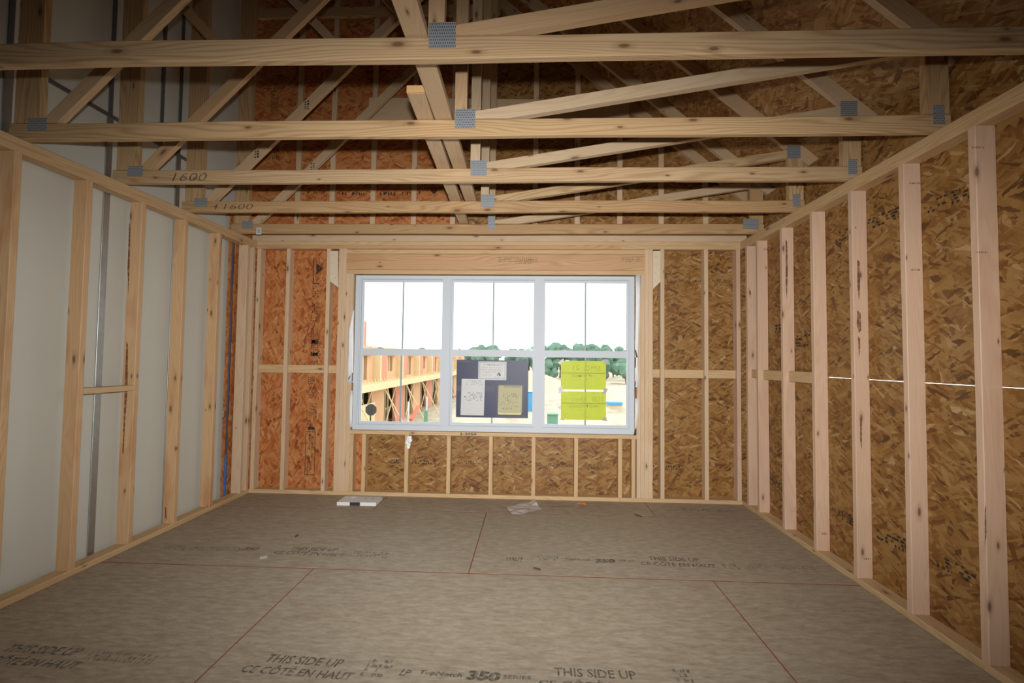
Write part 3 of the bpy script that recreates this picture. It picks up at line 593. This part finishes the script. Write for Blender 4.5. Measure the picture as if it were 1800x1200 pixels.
# gable truss standing on the far wall
gt = empty('gable_truss', (0, YB + .04, ZT), 'gable framing of flat studs standing on the window wall', 'roof truss'); gy = YB + .048; gy1 = YO - .001
board('bottom_chord', gt, (-2.81, (gy + gy1) / 2, CB + .0445), (2.05, (gy + gy1) / 2, CB + .0445), .089, gy1 - gy, Z_, M['stud_b'], 0)
gpost = [(u, px(u, 340, Y=gy).x) for u in (351, 522, 583, 655, 727, 796, 867, 941, 1015, 1090, 1163, 1241)]
for u, x in gpost:
    top = zr(x) - .12
    if top > CT + .05: web('gable_stud', gt, (x, CT), (x, top), .05, gy + .012, gy1, M['stud_b'], [((0, CT), (0, -1)), ((0, zu(0)), (.833, 1))])
web('top_chord', gt, (2.5, zr(2.5) - .058), (-2.8, zr(-2.8) - .058), .089, gy, gy1, M['web'], [((-2.8, 0), (-1, 0)), ((2.06, 0), (1, 0))])
xa, xc = px(648, 190, Y=gy - .04).x, px(1106, 200, Y=gy - .04).x
board('gable_beam', gt, (xa, gy - .02, 3.80), (xc, gy - .02, 3.74), .23, TK, Z_, M['stud_b'], .002)
board('gable_beam', gt, (-2.8, gy - .02, 4.80), (-.35, gy - .02, 4.80), .10, TK, Z_, M['truss'], .002)

# ------------------------------------------------------------------ long braces lying on the bottom chords
def brace(x0, y0, x1, y1, w, label):
    z = CT + .001 + TK / 2
    o = board('brace_plank', None, (x0, y0, z), (x1, y1, z), w, TK, X_, M['web'], .001, .003, 4); return tag(o, label, 'plank', 'braces lying on the trusses')
brace(-.418, -.5, -.490, TY[3] + .06, .089, 'longer pale brace plank running over the near trusses')
bq = brace(-.5535, 2.13, -.638, TY[4] + .1, .086, 'shorter brace plank with an orange rounded end, lapped left of the other')
box('sawn_end', bq, (-.5935, 2.124, CT + .003), (-.5125, 2.1295, CT + .037), M['end'])

# ------------------------------------------------------------------ windows
YW = YB + .03                                    # room side of the vinyl frame
wx = [WX0, px(785, 560, Y=YW).x, px(948, 560, Y=YW).x, WX1]
mz = (px(860, 614.5, Y=YW + .031).z, px(860, 626.5, Y=YW + .031).z)     # top and bottom of the meeting rail
def ring(name, parent, x0, x1, z0, z1, wl_, wr_, wb_, wt_, y0, y1, mat):
    return multi(name, parent, [((x0, y0, z0), (x0 + wl_, y1, z1)), ((x1 - wr_, y0, z0), (x1, y1, z1)), ((x0 + wl_, y0, z0), (x1 - wr_, y1, z0 + wb_)), ((x0 + wl_, y0, z1 - wt_), (x1 - wr_, y1, z1))], mat, ((x0 + x1) / 2, (y0 + y1) / 2, (z0 + z1) / 2))
for i in range(3):
    x0, x1 = wx[i], wx[i + 1]; nm = ('left', 'middle', 'right')[i]
    w = empty(f'window_{i + 1}', ((x0 + x1) / 2, YW, WZ0), f'{nm} white vinyl double-hung window of the triple unit', 'window', kind='structure')
    a, b = (.042, .036)[i > 0], (.036, .042)[i == 2]
    ring('frame', w, x0, x1, WZ0, WZ1, a, b, .05, .032, YW, YW + .085, M['vinyl'])
    ring('frame_stop', w, x0 + a - .001, x1 - b + .001, WZ0 + .049, WZ1 - .031, .009, .009, .004, .006, YW + .012, YW + .03, M['vinyl'])
    us = ring('upper_sash', w, x0 + a + .002, x1 - b - .002, mz[1] + .012, WZ1 - .034, .02, .018, .038, .022, YW + .056, YW + .08, M['vinyl'])
    ls = ring('lower_sash', w, x0 + a + .002, x1 - b - .002, WZ0 + .052, mz[0], .022, .022, .026, mz[0] - mz[1], YW + .031, YW + .055, M['vinyl'])
    gx0, gx1 = x0 + a + .012, x1 - b - .012; xm = (gx0 + gx1) / 2
    for sash, z0, z1, yy in ((us, mz[1] + .03, WZ1 - .05, YW + .068), (ls, WZ0 + .07, mz[1] + .01, YW + .043)):
        box('glass', sash, (gx0, yy - .002, z0), (gx1, yy + .002, z1), M['glass'], X_, Z_)
        box('muntin', sash, (xm - .0075, yy + .003, z0), (xm + .0075, yy + .007, z1), M['muntin'], Z_, X_)
    for f in (.27, .73):
        xx = x0 + (x1 - x0) * f; k = multi('sash_lock', w, [((xx - .03, YW + .026, mz[0]), (xx + .03, YW + .05, mz[0] + .007)), ((xx - .012, YW + .022, mz[0] + .007), (xx + .022, YW + .04, mz[0] + .013))], M['muntin'], (xx, YW + .03, mz[0] + .015))
GL = YW + .041                                    # room face of the lower panes
p = px(851, 562, Y=YW + .066); u2 = [o for o in bpy.data.objects if o.name.startswith('window_2')][0]
marks(u2, (p.x, YW + .0655, p.z), Z_, (-1, 0, 0), .055, .028, 4, M['ink_osb'], 5, 'etched_label', .8)

# ------------------------------------------------------------------ notices taped to the panes
def card(name, u0, v0, u1, v1, Y, mat, label, cat, group=None, r=0, parent=None, th=.0015, skew=0):
    a, b = px(u0, v0, Y=Y), px(u1, v1, Y=Y); cx, cz = (a.x + b.x) / 2, (a.z + b.z) / 2; w, h = (b.x - a.x) / 2, (a.z - b.z) / 2
    pts = []
    for sx, sz, a0 in ((1, 1, 0), (-1, 1, 90), (-1, -1, 180), (1, -1, 270)):
        for k in range(5 if r else 1):
            an = math.radians(a0 + (22.5 * k if r else 0)); pts.append((sx * (w - r) + r * math.cos(an) * (1 if r else 0), sz * (h - r) + r * math.sin(an) * (1 if r else 0)))
    n = len(pts); V = [(x + skew * z, z, 0) for x, z in pts] + [(x + skew * z, z, -th) for x, z in pts]
    Fc = [tuple(range(n)), tuple(range(2 * n - 1, n - 1, -1))] + [((i + 1) % n, i, n + i, n + (i + 1) % n) for i in range(n)]
    o = mesh_obj(name, V, Fc, mat, parent, frame((cx, Y, cz), X_, Z_))
    if parent is None: tag(o, label, cat, group)
    return o
def cl(o, body, u, v, w, h, Y, mat, mirror=False, bold=0, shear=0):
    p = px(u, v, Y=Y); k = Y / F; return lettering(o, body, p, X_, Z_, w * k, h * k, mat, shear, bold, 'lettering', mirror)
nb = card('poster_board', 803, 632, 928, 735, GL - .003, M['navy'], 'dark navy notice board taped inside the middle window', 'notice board', th=.0025)
for u0, v0, u1, v1 in ((804, 633, 828, 637), (872, 729, 925, 734), (802, 677, 812, 687), (845, 678, 870, 688)): card('tape', u0, v0, u1, v1, GL - .0038, M['plastic'], None, None, parent=nb)
ce = card('certificate', 841, 635, 890, 668, GL - .006, M['paper'], 'white framed certificate with a small house emblem on the navy board', 'notice')
marks(ce, px(866, 641, Y=GL - .0066), X_, Z_, .2, .017, 1, M['print'], 81, fill=1)
for v, w, s in ((646, 36, 82), (650, 38, 83), (654, 36, 84)): marks(ce, px(864, v, Y=GL - .0066), X_, Z_, w * GL / F, .009, 1, M['print'], s, fill=.9)
marks(ce, px(855, 659, Y=GL - .0066), X_, Z_, .09, .008, 1, M['print'], 85); marks(ce, px(877, 663.5, Y=GL - .0066), X_, Z_, .1, .007, 1, M['print'], 86, fill=1)
c = px(877, 658, Y=GL - .0068); k = GL / F
mesh_obj('printed_emblem', [(c.x + a * k, c.y, c.z + b * k) for a, b in ((-3.6, -1.2), (-2.6, -2.2), (0, 1.2), (2.6, -2.2), (3.6, -1.2), (.8, 2.6), (-.8, 2.6), (-.3, -2.4), (1.6, -2.4), (1.6, -.4), (-.3, -.4))], [(0, 1, 2, 6), (2, 3, 4, 5), (6, 2, 5), (7, 8, 9, 10)], M['black'], ce)
multi('printed_border', ce, [((c.x + a * k, c.y - .0002, c.z + b * k), (c.x + d * k, c.y, c.z + e * k)) for a, b, d, e in ((-34, -8, -33.5, 21), (10.5, -8, 11, 21), (-34, 20.5, 11, 21), (-34, -8, 11, -7.5))], M['print'], c)
ps = card('plan_sheet', 811, 665.5, 851, 730, GL - .0055, M['paper'], 'tall white sheet with a faint drawing on the navy board', 'notice', skew=.02)
marks(ps, px(833, 672, Y=GL - .0062), X_, Z_, .17, .05, 4, M['print'], 87, fill=.4); marks(ps, px(831, 697, Y=GL - .0062), X_, Z_, .18, .09, 5, M['print'], 88, fill=.5)
yl = card('permit_sheet', 876, 677, 917, 729, GL - .0055, M['yellow_paper'], 'pale yellow permit in a shiny clear sleeve on the navy board', 'notice', r=.012, skew=.02)
marks(yl, px(896, 705, Y=GL - .0062), X_, Z_, .17, .16, 8, M['print'], 89, fill=.35)
card('clear_sleeve', 874, 675, 920, 726, GL - .0078, M['plastic'], None, None, parent=yl)
multi('sleeve_glare', yl, [((px(886, 677, Y=GL).x, GL - .0092, px(886, 681, Y=GL).z), (px(916, 677, Y=GL).x, GL - .0086, px(886, 676, Y=GL).z))], M['plastic'], px(900, 678, Y=GL - .009))
y1c = card('lime_card', 986, 633.5, 1065, 685, GL - .003, M['lime'], 'upper lime green card taped in the right window', 'notice', 'lime cards in the right window', r=.022)
y2c = card('lime_card', 986, 687.5, 1065, 738.5, GL - .003, M['lime'], 'lower lime green card taped in the right window', 'notice', 'lime cards in the right window', r=.02)
Yt = GL - .0038
cl(y1c, 'SMC', 1042, 647, 26, 9, Yt, M['lime_ink'], True, .0); cl(y1c, '21', 1013, 646, 12, 8, Yt, M['lime_ink'], True, .0)
cl(y1c, 'LOT NUMBER', 1026, 660.5, 42, 5, Yt, M['lime_ink'], True, .002); marks(y1c, px(1025, 667, Y=Yt), X_, Z_, .17, .012, 1, M['lime_ink'], 90); multi('printed_line', y1c, [(px(987, 656, Y=Yt), px(1064, 655.4, Y=Yt) + Vector((0, .0004, 0)))], M['lime_ink'], px(1025, 656, Y=Yt))
cl(y2c, '1120', 1050, 701, 18, 9, Yt, M['lime_ink'], True, .0); cl(y2c, 'Allegro', 1018, 702, 28, 9, Yt, M['lime_ink'], True, .0)
cl(y2c, 'STREET ADDRESS', 1026, 714, 53, 5, Yt, M['lime_ink'], True, .002); marks(y2c, px(1026, 720, Y=Yt), X_, Z_, .08, .01, 1, M['lime_ink'], 91); multi('printed_line', y2c, [(px(987, 709, Y=Yt), px(1064, 708.4, Y=Yt) + Vector((0, .0004, 0)))], M['lime_ink'], px(1025, 709, Y=Yt))
def tape(parent, pts, mat): bpoly('tape', parent, pts, GL - .006, .001, mat)
tape(y1c, [(980, 637), (990, 630), (992, 632), (985, 641)], M['paper']); tape(y1c, [(1058, 632), (1066, 631), (1070, 636), (1064, 640)], M['tape'])
tape(y2c, [(982, 681), (988, 679), (990, 685), (988, 690), (982, 691)], M['paper']); tape(y2c, [(1062, 682), (1069, 683), (1064, 693), (1059, 692)], M['tape'])
tape(y2c, [(983, 735), (992, 737), (991, 739), (985, 737)], M['tape']); tape(y2c, [(1056, 737), (1066, 733), (1067, 740), (1060, 739)], M['tape']); tape(y2c, [(980, 715), (986, 713), (985, 720)], M['paper'])

# ------------------------------------------------------------------ things left lying about
bx = empty('carton', (-1.57, 4.33, 0), 'flat white carton with a black label lying by the window wall', 'box')
c0, c1, c2, c3 = (px(592, 888, Z=0), px(661, 889, Z=0), px(672, 878.5, Z=0), px(607, 877, Z=0)); hb = .03
V = [c0, c1, c2, c3] + [p + Vector((0, 0, hb)) for p in (c0, c1, c2, c3)]
mesh_obj('carton_body', V, BOXF, M['box'], bx)
ax = (c1 - c0).normalized(); c = c0.lerp(c1, .46) + Vector((0, -.0012, .015)); L = (c1 - c0).length
mesh_obj('black_label', [c - ax * L * .13 + Vector((0, 0, -.0145)), c + ax * L * .13 + Vector((0, 0, -.0145)), c + ax * L * .13 + Vector((0, 0, .0155)), c - ax * L * .13 + Vector((0, 0, .0155))], [(0, 1, 2, 3)], M['black'], bx)
cm = (c0 + c1 + c2 + c3) / 4; marks(bx, (cm.x + .06, cm.y + .03, hb + .001), X_, Y_, .13, .035, 1, M['print'], 95); box('lid_flap', bx, (cm.x - .1, cm.y + .05, hb), (cm.x - .06, cm.y + .08, hb + .006), M['paper'])
rr = random.Random(5); cor = [px(888, 891, Z=.004), px(938, 882.5, Z=.004), px(953, 897, Z=.004), px(903, 906, Z=.004)]; n = 7; V = []; Fc = []
for i in range(n):
    for j in range(n):
        p = cor[0].lerp(cor[1], i / (n - 1)).lerp(cor[3].lerp(cor[2], i / (n - 1)), j / (n - 1)); V.append(p + Vector((rr.uniform(-.004, .004), rr.uniform(-.004, .004), rr.uniform(0, .014) + (.025 if i == n - 1 and j < 3 else 0))))
for i in range(n - 1):
    for j in range(n - 1): q = i * n + j; Fc.append((q, q + 1, q + n + 1, q + n))
o = mesh_obj('plastic_sheet', V, Fc, M['poly']); o.modifiers.new('t', 'SOLIDIFY').thickness = .001; tag(o, 'crumpled cloudy plastic sheet lying on the subfloor', 'plastic sheet')
lp = px(1023, 887, Z=.002); V = [(0, 0, .012)]
for k in range(14): r_ = (.055 if k % 2 == 0 else .026) * rr.uniform(.8, 1.1); V.append((math.cos(k * PI / 7) * r_, math.sin(k * PI / 7) * r_, rr.uniform(.0, .022)))
o = mesh_obj('dry_leaf', V, [(0, k + 1, (k + 1) % 14 + 1) for k in range(14)], M['leaf'], None, Matrix.Translation(lp)); o.modifiers.new('t', 'SOLIDIFY').thickness = .001; tag(o, 'small orange scrap like a dry leaf on the floor', 'leaf')
tp = px(718, 777, Y=YB - .012); V = []; Fc = []; cols, rws = 4, 7
for j in range(rws):
    for i in range(cols):
        wv_ = (.5, .8, 1, .75, .6, .5, .3)[j]; V.append(((i / 3 - .5) * .06 * wv_ + rr.uniform(-.006, .006) + (.012 if j < 3 else 0), rr.uniform(-.012, .006), .06 - j * .02 + rr.uniform(-.004, .004)))
for j in range(rws - 1):
    for i in range(cols - 1): q = j * cols + i; Fc.append((q, q + 1, q + cols + 1, q + cols))
o = mesh_obj('torn_tissue', V, Fc, M['wrap'], None, Matrix.Translation(tp)); o.modifiers.new('t', 'SOLIDIFY').thickness = .001; tag(o, 'torn white tissue scrap caught on a cripple stud under the window', 'tissue')
for u0, v0, u1, v1, lb in ((938, 998, 950, 1001, 'dark wood splinter lying near the printed floor stamp'), (1116, 904, 1128, 908, 'dark wood splinter on the floor near the right corner'), (519, 943, 524, 940, 'tiny dark chip on the floor left of the centre seam')):
    a, b = px(u0, v0, Z=.004), px(u1, v1, Z=.004); o = board('wood_splinter', None, a, b, .012, .007, Z_, M['chip'], .001, .001); tag(o, lb, 'splinter')
a = px(465, 979, Z=.002); rr = random.Random(2)
o = board('paper_scrap', None, px(457, 980, Z=.0015), px(470, 978, Z=.0015), .035, .002, Y_, M['paper'], .001, .0005); tag(o, 'small white scrap of paper on the floor below the stamp', 'paper')

# ------------------------------------------------------------------ outside: muddy building site seen through the window
GZ = -3.1
def dirt_mat():
    m, t, b = nt('bare_earth'); tc = N(t, 'ShaderNodeTexCoord')
    n = N(t, 'ShaderNodeTexNoise', i_Scale=.35, i_Detail=8.0, i_Roughness=.65); t.links.new(mapped(t, tc.outputs['Object'], (1, .5, 1)), n.inputs['Vector'])
    c = ramp(t, n.outputs['Fac'], [(.3, (.30, .24, .16)), (.48, (.50, .42, .31)), (.62, (.58, .47, .34)), (.75, (.66, .60, .5))])
    t.links.new(c, b.inputs['Base Color']); b.inputs['Roughness'].default_value = .9; bump(t, b, n.outputs['Fac'], .6, .3); return m
M['dirt'] = dirt_mat(); M['field'] = plain('dry_field', (.60, .46, .32), .9, 0, .15, .2)
M['peach'] = plain('peach_sheathing', (.60, .36, .20), .8, 0, .08, 1.5); M['pink'] = plain('pink_sheathing', (.56, .24, .16), .8, 0, .08, 1.5)
M['lumber'] = plain('new_lumber', (.66, .52, .30), .7, 0, .1, 3); M['dkopen'] = plain('shaded_interior', (.10, .07, .045), .9, 0, .3, 1); M['foliage'] = plain('foliage', (.12, .21, .15), .9, 0, .5, 1.2)  # dark sheets in the townhouse openings: indoor shade put into the colour
M['green'] = plain('green_cabinet_paint', (.13, .27, .19), .5); M['blue'] = plain('blue_plastic', (.08, .30, .55), .5); M['signback'] = plain('dull_aluminium', (.045, .05, .055), .6); M['orange'] = plain('orange_plastic', (.62, .13, .06), .6); M['whitepipe'] = plain('white_pipe', (.7, .7, .7), .5)
n = 60; V = []; Fc = []; rr = random.Random(11)
for i in range(n + 1):
    for j in range(n + 1):
        x = -70 + 140 * i / n; y = 8 + 180 * (j / n) ** 1.6
        V.append((x, y, GZ + (.25 * math.sin(x * .9 + y * .31) * math.cos(y * .53) + rr.uniform(-.12, .12)) * min(1, (y - 8) / 12) + max(0, y - 60) * .012))
for i in range(n):
    for j in range(n): q = i * (n + 1) + j; Fc.append((q, q + n + 1, q + n + 2, q + 1))
o = mesh_obj('ground', V, Fc, M['dirt'], smooth=True); tag(o, 'bare trampled earth of the building site outside', 'ground', kind='structure')
# far field rising to the left of the lime cards
V = []; Fc = []; n = 24
for i in range(n + 1):
    for j in range(9): x = -7.2 + 22 * i / n; y = 63 + j * 1.6; V.append((x, y, GZ - .4 + 3.3 * math.exp(-((x + 1) / 7) ** 2) * math.sin(PI * j / 8)))
for i in range(n):
    for j in range(8): q = i * 9 + j; Fc.append((q, q + 9, q + 10, q + 1))
o = mesh_obj('dirt_hill', V, Fc, M['field'], smooth=True); tag(o, 'low tan hill of earth in front of the far trees', 'hill')
# row of townhouses under construction
FX = -9.2; tb = empty('townhouse_row', (FX, 30, GZ), 'row of unfinished peach townhouses across the site', 'building')
yA, yB = 19.0, 62.0; ZW = 1.85
nb_ = 9; bw = (yB - yA) / nb_
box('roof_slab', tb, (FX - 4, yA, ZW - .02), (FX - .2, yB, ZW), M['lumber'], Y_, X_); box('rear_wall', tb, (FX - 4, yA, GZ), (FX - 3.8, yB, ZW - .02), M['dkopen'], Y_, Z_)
for kk in range(nb_):
    y0 = yA + kk * bw; pk = kk % 2
    # upper storey: a flush peach bay with an opening, then a pink pier standing proud
    o0, o1 = y0 + bw * .28, y0 + bw * .47; m = M['peach']
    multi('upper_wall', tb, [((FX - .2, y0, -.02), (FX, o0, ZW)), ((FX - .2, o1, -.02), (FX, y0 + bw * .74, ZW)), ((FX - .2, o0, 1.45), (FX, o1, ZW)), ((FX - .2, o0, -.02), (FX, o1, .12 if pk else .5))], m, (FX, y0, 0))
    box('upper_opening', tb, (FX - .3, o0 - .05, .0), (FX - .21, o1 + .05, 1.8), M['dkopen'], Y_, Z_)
    box('window_post', tb, (FX - .15, (o0 + o1) / 2 - .05, .12), (FX - .05, (o0 + o1) / 2 + .05, 1.75), M['lumber'], Z_, Y_)
    box('bay_pier', tb, (FX - .2, y0 + bw * .74, -.02), (FX + .35, y0 + bw, ZW - .25), M['pink'], Y_, Z_)
    box('bay_trim', tb, (FX - .1, y0 + bw * .70, -.02), (FX + .4, y0 + bw * .745, ZW - .1), M['lumber'], Z_, Y_)
    box('bay_cap', tb, (FX, y0 + bw * .1, ZW - .32), (FX + .25, y0 + bw * .6, ZW - .22), M['pink'], Y_, Z_)
    for q in range(7): box('rafter_tail', tb, (FX - .3, y0 + bw * q / 7, ZW), (FX + .35, y0 + bw * q / 7 + .05, ZW + .14), M['lumber'])
    # lower storey: pier, framed opening with x braces
    box('lower_pier', tb, (FX - .2, y0 + bw * .66, GZ), (FX, y0 + bw, -.4), (M['pink'], M['peach'])[pk], Y_, Z_)
    box('lower_pier', tb, (FX - .2, y0, GZ), (FX, y0 + bw * .14, -.4), (M['peach'], M['pink'])[pk], Y_, Z_)
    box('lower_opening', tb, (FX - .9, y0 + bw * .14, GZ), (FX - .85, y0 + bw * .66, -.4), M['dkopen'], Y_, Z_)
    for q in range(4): box('lower_stud', tb, (FX - .5, y0 + bw * (.2 + .13 * q), GZ), (FX - .4, y0 + bw * (.2 + .13 * q) + .08, -.4), M['lumber'], Z_, Y_)
    for s_ in (0, 1): board('cross_brace', tb, (FX + .08 + .05 * s_, y0 + bw * .16, (GZ + .3, -.5)[s_]), (FX + .08 + .05 * s_, y0 + bw * .62, (-.5, GZ + .3)[s_]), .1, .04, Z_, M['lumber'])
    board('raking_brace', tb, (FX + .6, y0 + bw * .75, -.45), (FX + 1.7, y0 + bw * 1.0, GZ), .1, .05, Y_, M['lumber'])
    box('deck_edge', tb, (FX - .2, y0, -.4), (FX + .95, y0 + bw - .01, -.02), M['lumber'], Y_, Z_)
    for q in range(9): box('rail_post', tb, (FX + .85, y0 + bw * q / 9, -.02), (FX + .9, y0 + bw * q / 9 + .05, .22), M['lumber'])
box('end_wall', tb, (FX - .25, 24.6, ZW - .1), (FX + .02, 25.75, 3.35), M['pink'], Y_, Z_)
box('yard_panel', tb, (FX + .3, yA + .5, GZ), (FX + .35, yA + 7.5, GZ + 1.95), M['lumber'], Y_, Z_)
# sign seen from behind
p = px(652, 720, Y=22.0); sg = empty('road_sign', (p.x, 22, GZ), 'octagonal road sign seen from behind beside the townhouses', 'sign')
r_ = 10.6 * 22 / F; V = [(p.x + math.cos(PI / 8 + k * PI / 4) * r_, 22 + dy, p.z + math.sin(PI / 8 + k * PI / 4) * r_) for dy in (0, .02) for k in range(8)]
mesh_obj('sign_face', V, [tuple(range(8)), tuple(range(15, 7, -1))] + [((k + 1) % 8, k, 8 + k, 8 + (k + 1) % 8) for k in range(8)], M['signback'], sg); box('sign_post', sg, (p.x - .03, 21.94, GZ - .2), (p.x + .03, 21.99, p.z + .28), M['signback'], Z_, X_)
# pad mounted transformer
p = px(971, 736, Y=31); tf = empty('transformer_cabinet', (p.x, 31, GZ), 'green utility cabinet on the earth below the right window', 'cabinet'); k = 31 / F
box('cabinet_body', tf, (p.x - 9 * k, 30.6, p.z - 9 * k), (p.x + 9 * k, 31.4, p.z + 8.5 * k), M['green']); box('cabinet_lid', tf, (p.x - 9.6 * k, 30.5, p.z + 8.5 * k), (p.x + 9.6 * k, 31.5, p.z + 9.6 * k), M['green']); box('cabinet_pad', tf, (p.x - 12 * k, 30.3, GZ - .3), (p.x + 12 * k, 31.7, p.z - 9 * k), M['whitepipe'])
# blue tarp stack, blue cabin
p = px(1080, 709, Y=45); k = 45 / F; tarp = empty('tarp_stack', (p.x, 45, p.z), 'long low stack under a blue tarp on the far ground', 'tarp'); box('tarp', tarp, (p.x - 13 * k, 44.6, p.z - 2.4 * k), (p.x + 13 * k, 46, p.z + 2.6 * k), M['blue']); box('skid', tarp, (p.x - 12 * k, 44.7, GZ - .4), (p.x + 12 * k, 45.9, p.z - 2.4 * k), M['lumber'])
p = px(930, 700, Y=42); k = 42 / F; cb = empty('site_toilet', (p.x, 42, GZ), 'upright blue site cabin right of the navy board', 'cabin'); box('cabin_body', cb, (p.x - 11 * k, 41.6, GZ - .3), (p.x + 11 * k, 42.6, p.z + 12 * k), M['blue']); box('cabin_roof', cb, (p.x - 12 * k, 41.5, p.z + 12 * k), (p.x + 12 * k, 42.7, p.z + 14 * k), M['whitepipe'])
# orange barrier and excavated bits
fb = empty('safety_barrier', (-6.2, 21, GZ), 'orange safety barrier of slats at the foot of the townhouses', 'barrier')
for q in range(5): box('barrier_slat', fb, (-6.95, 21 + .01 * q, GZ + .15 + q * .17), (-5.9, 21.04 + .01 * q, GZ + .24 + q * .17), M['orange'])
for xx in (-6.95, -6.4, -5.9): box('barrier_post', fb, (xx - .03, 21.06, GZ - .2), (xx + .03, 21.12, GZ + 1.1), M['orange'])
a, b = px(722, 738, Y=26), px(736, 714, Y=28); o = board('orange_pipe', None, a, b, .2, .18, X_, M['orange'], .02, .04, 4); tag(o, 'orange corrugated pipe slanting out of the earth', 'pipe')
for u, v, yy, h, lb in ((718, 728, 27, 1.2, 'white marker stake left of the orange pipe'), (750, 716, 34, 1.3, 'white marker stake before the far townhouses')):
    p = px(u, v, Y=yy); o = box('marker_stake', None, (p.x - .05, yy - .04, p.z - h * .6), (p.x + .05, yy + .04, p.z + h * .6), M['whitepipe'], Z_, X_); tag(o, lb, 'stake')
p = px(749, 727, Y=26.5); o = mesh_obj('green_pedestal', [(p.x + sx * (.1 if z < .3 else .075), 26.5 + sy * .1, p.z + z * .55 - .15) for z in (-.6, .25, .62) for sx, sy in ((-1, -1), (1, -1), (1, 1), (-1, 1))], [(3, 2, 1, 0), (8, 9, 10, 11)] + [(r * 4 + k, r * 4 + (k + 1) % 4, r * 4 + 4 + (k + 1) % 4, r * 4 + 4 + k) for r in (0, 1) for k in range(4)], M['green']); tag(o, 'small green cable pedestal standing in the earth', 'pedestal')
# far trees
def tree(x, y, h, r, seed):
    rr = random.Random(seed); t = empty('tree', (x, y, GZ + 1), 'green tree in the far row behind the building site', 'tree', 'trees along the horizon')
    bm = bmesh.new()
    for q in range(11):
        c = Vector((rr.uniform(-.7, .7) * r, rr.uniform(-.5, .5) * r, h * rr.uniform(.35, .85))); k = r * rr.uniform(.35, .6)
        res = bmesh.ops.create_icosphere(bm, subdivisions=2, radius=k)
        for v in res['verts']: v.co = v.co * rr.uniform(.78, 1.2) + c
    me = bpy.data.meshes.new('crown'); bm.to_mesh(me); bm.free(); me.materials.append(M['foliage'])
    mesh_obj('crown', None, None, None, t, Matrix.Translation((x, y, GZ)), me=me)
    bead('trunk', t, GZ - .5, GZ + h * .6, x, y, .18 * h / 6, M['bark'], seed)
for q, (u, top, _y) in enumerate([(780, 622, 100), (806, 622, 96), (830, 616, 104), (856, 609, 100), (905, 616, 98), (930, 611, 102), (962, 612, 100), (985, 608, 97), (1008, 613, 104), (1030, 609, 99), (1055, 608, 95), (1078, 614, 101), (1100, 617, 97), (1125, 618, 100)]):
    yy = 95 + 9 * (q % 3); p = px(u, top, Y=yy); tree(p.x, yy, (p.z - GZ) * 1.12, 2.6, 100 + q)
    if u > 950 and q % 2 == 0: tree(px(u, 640, Y=84).x, 84, 4.6, 1.9, 200 + q)
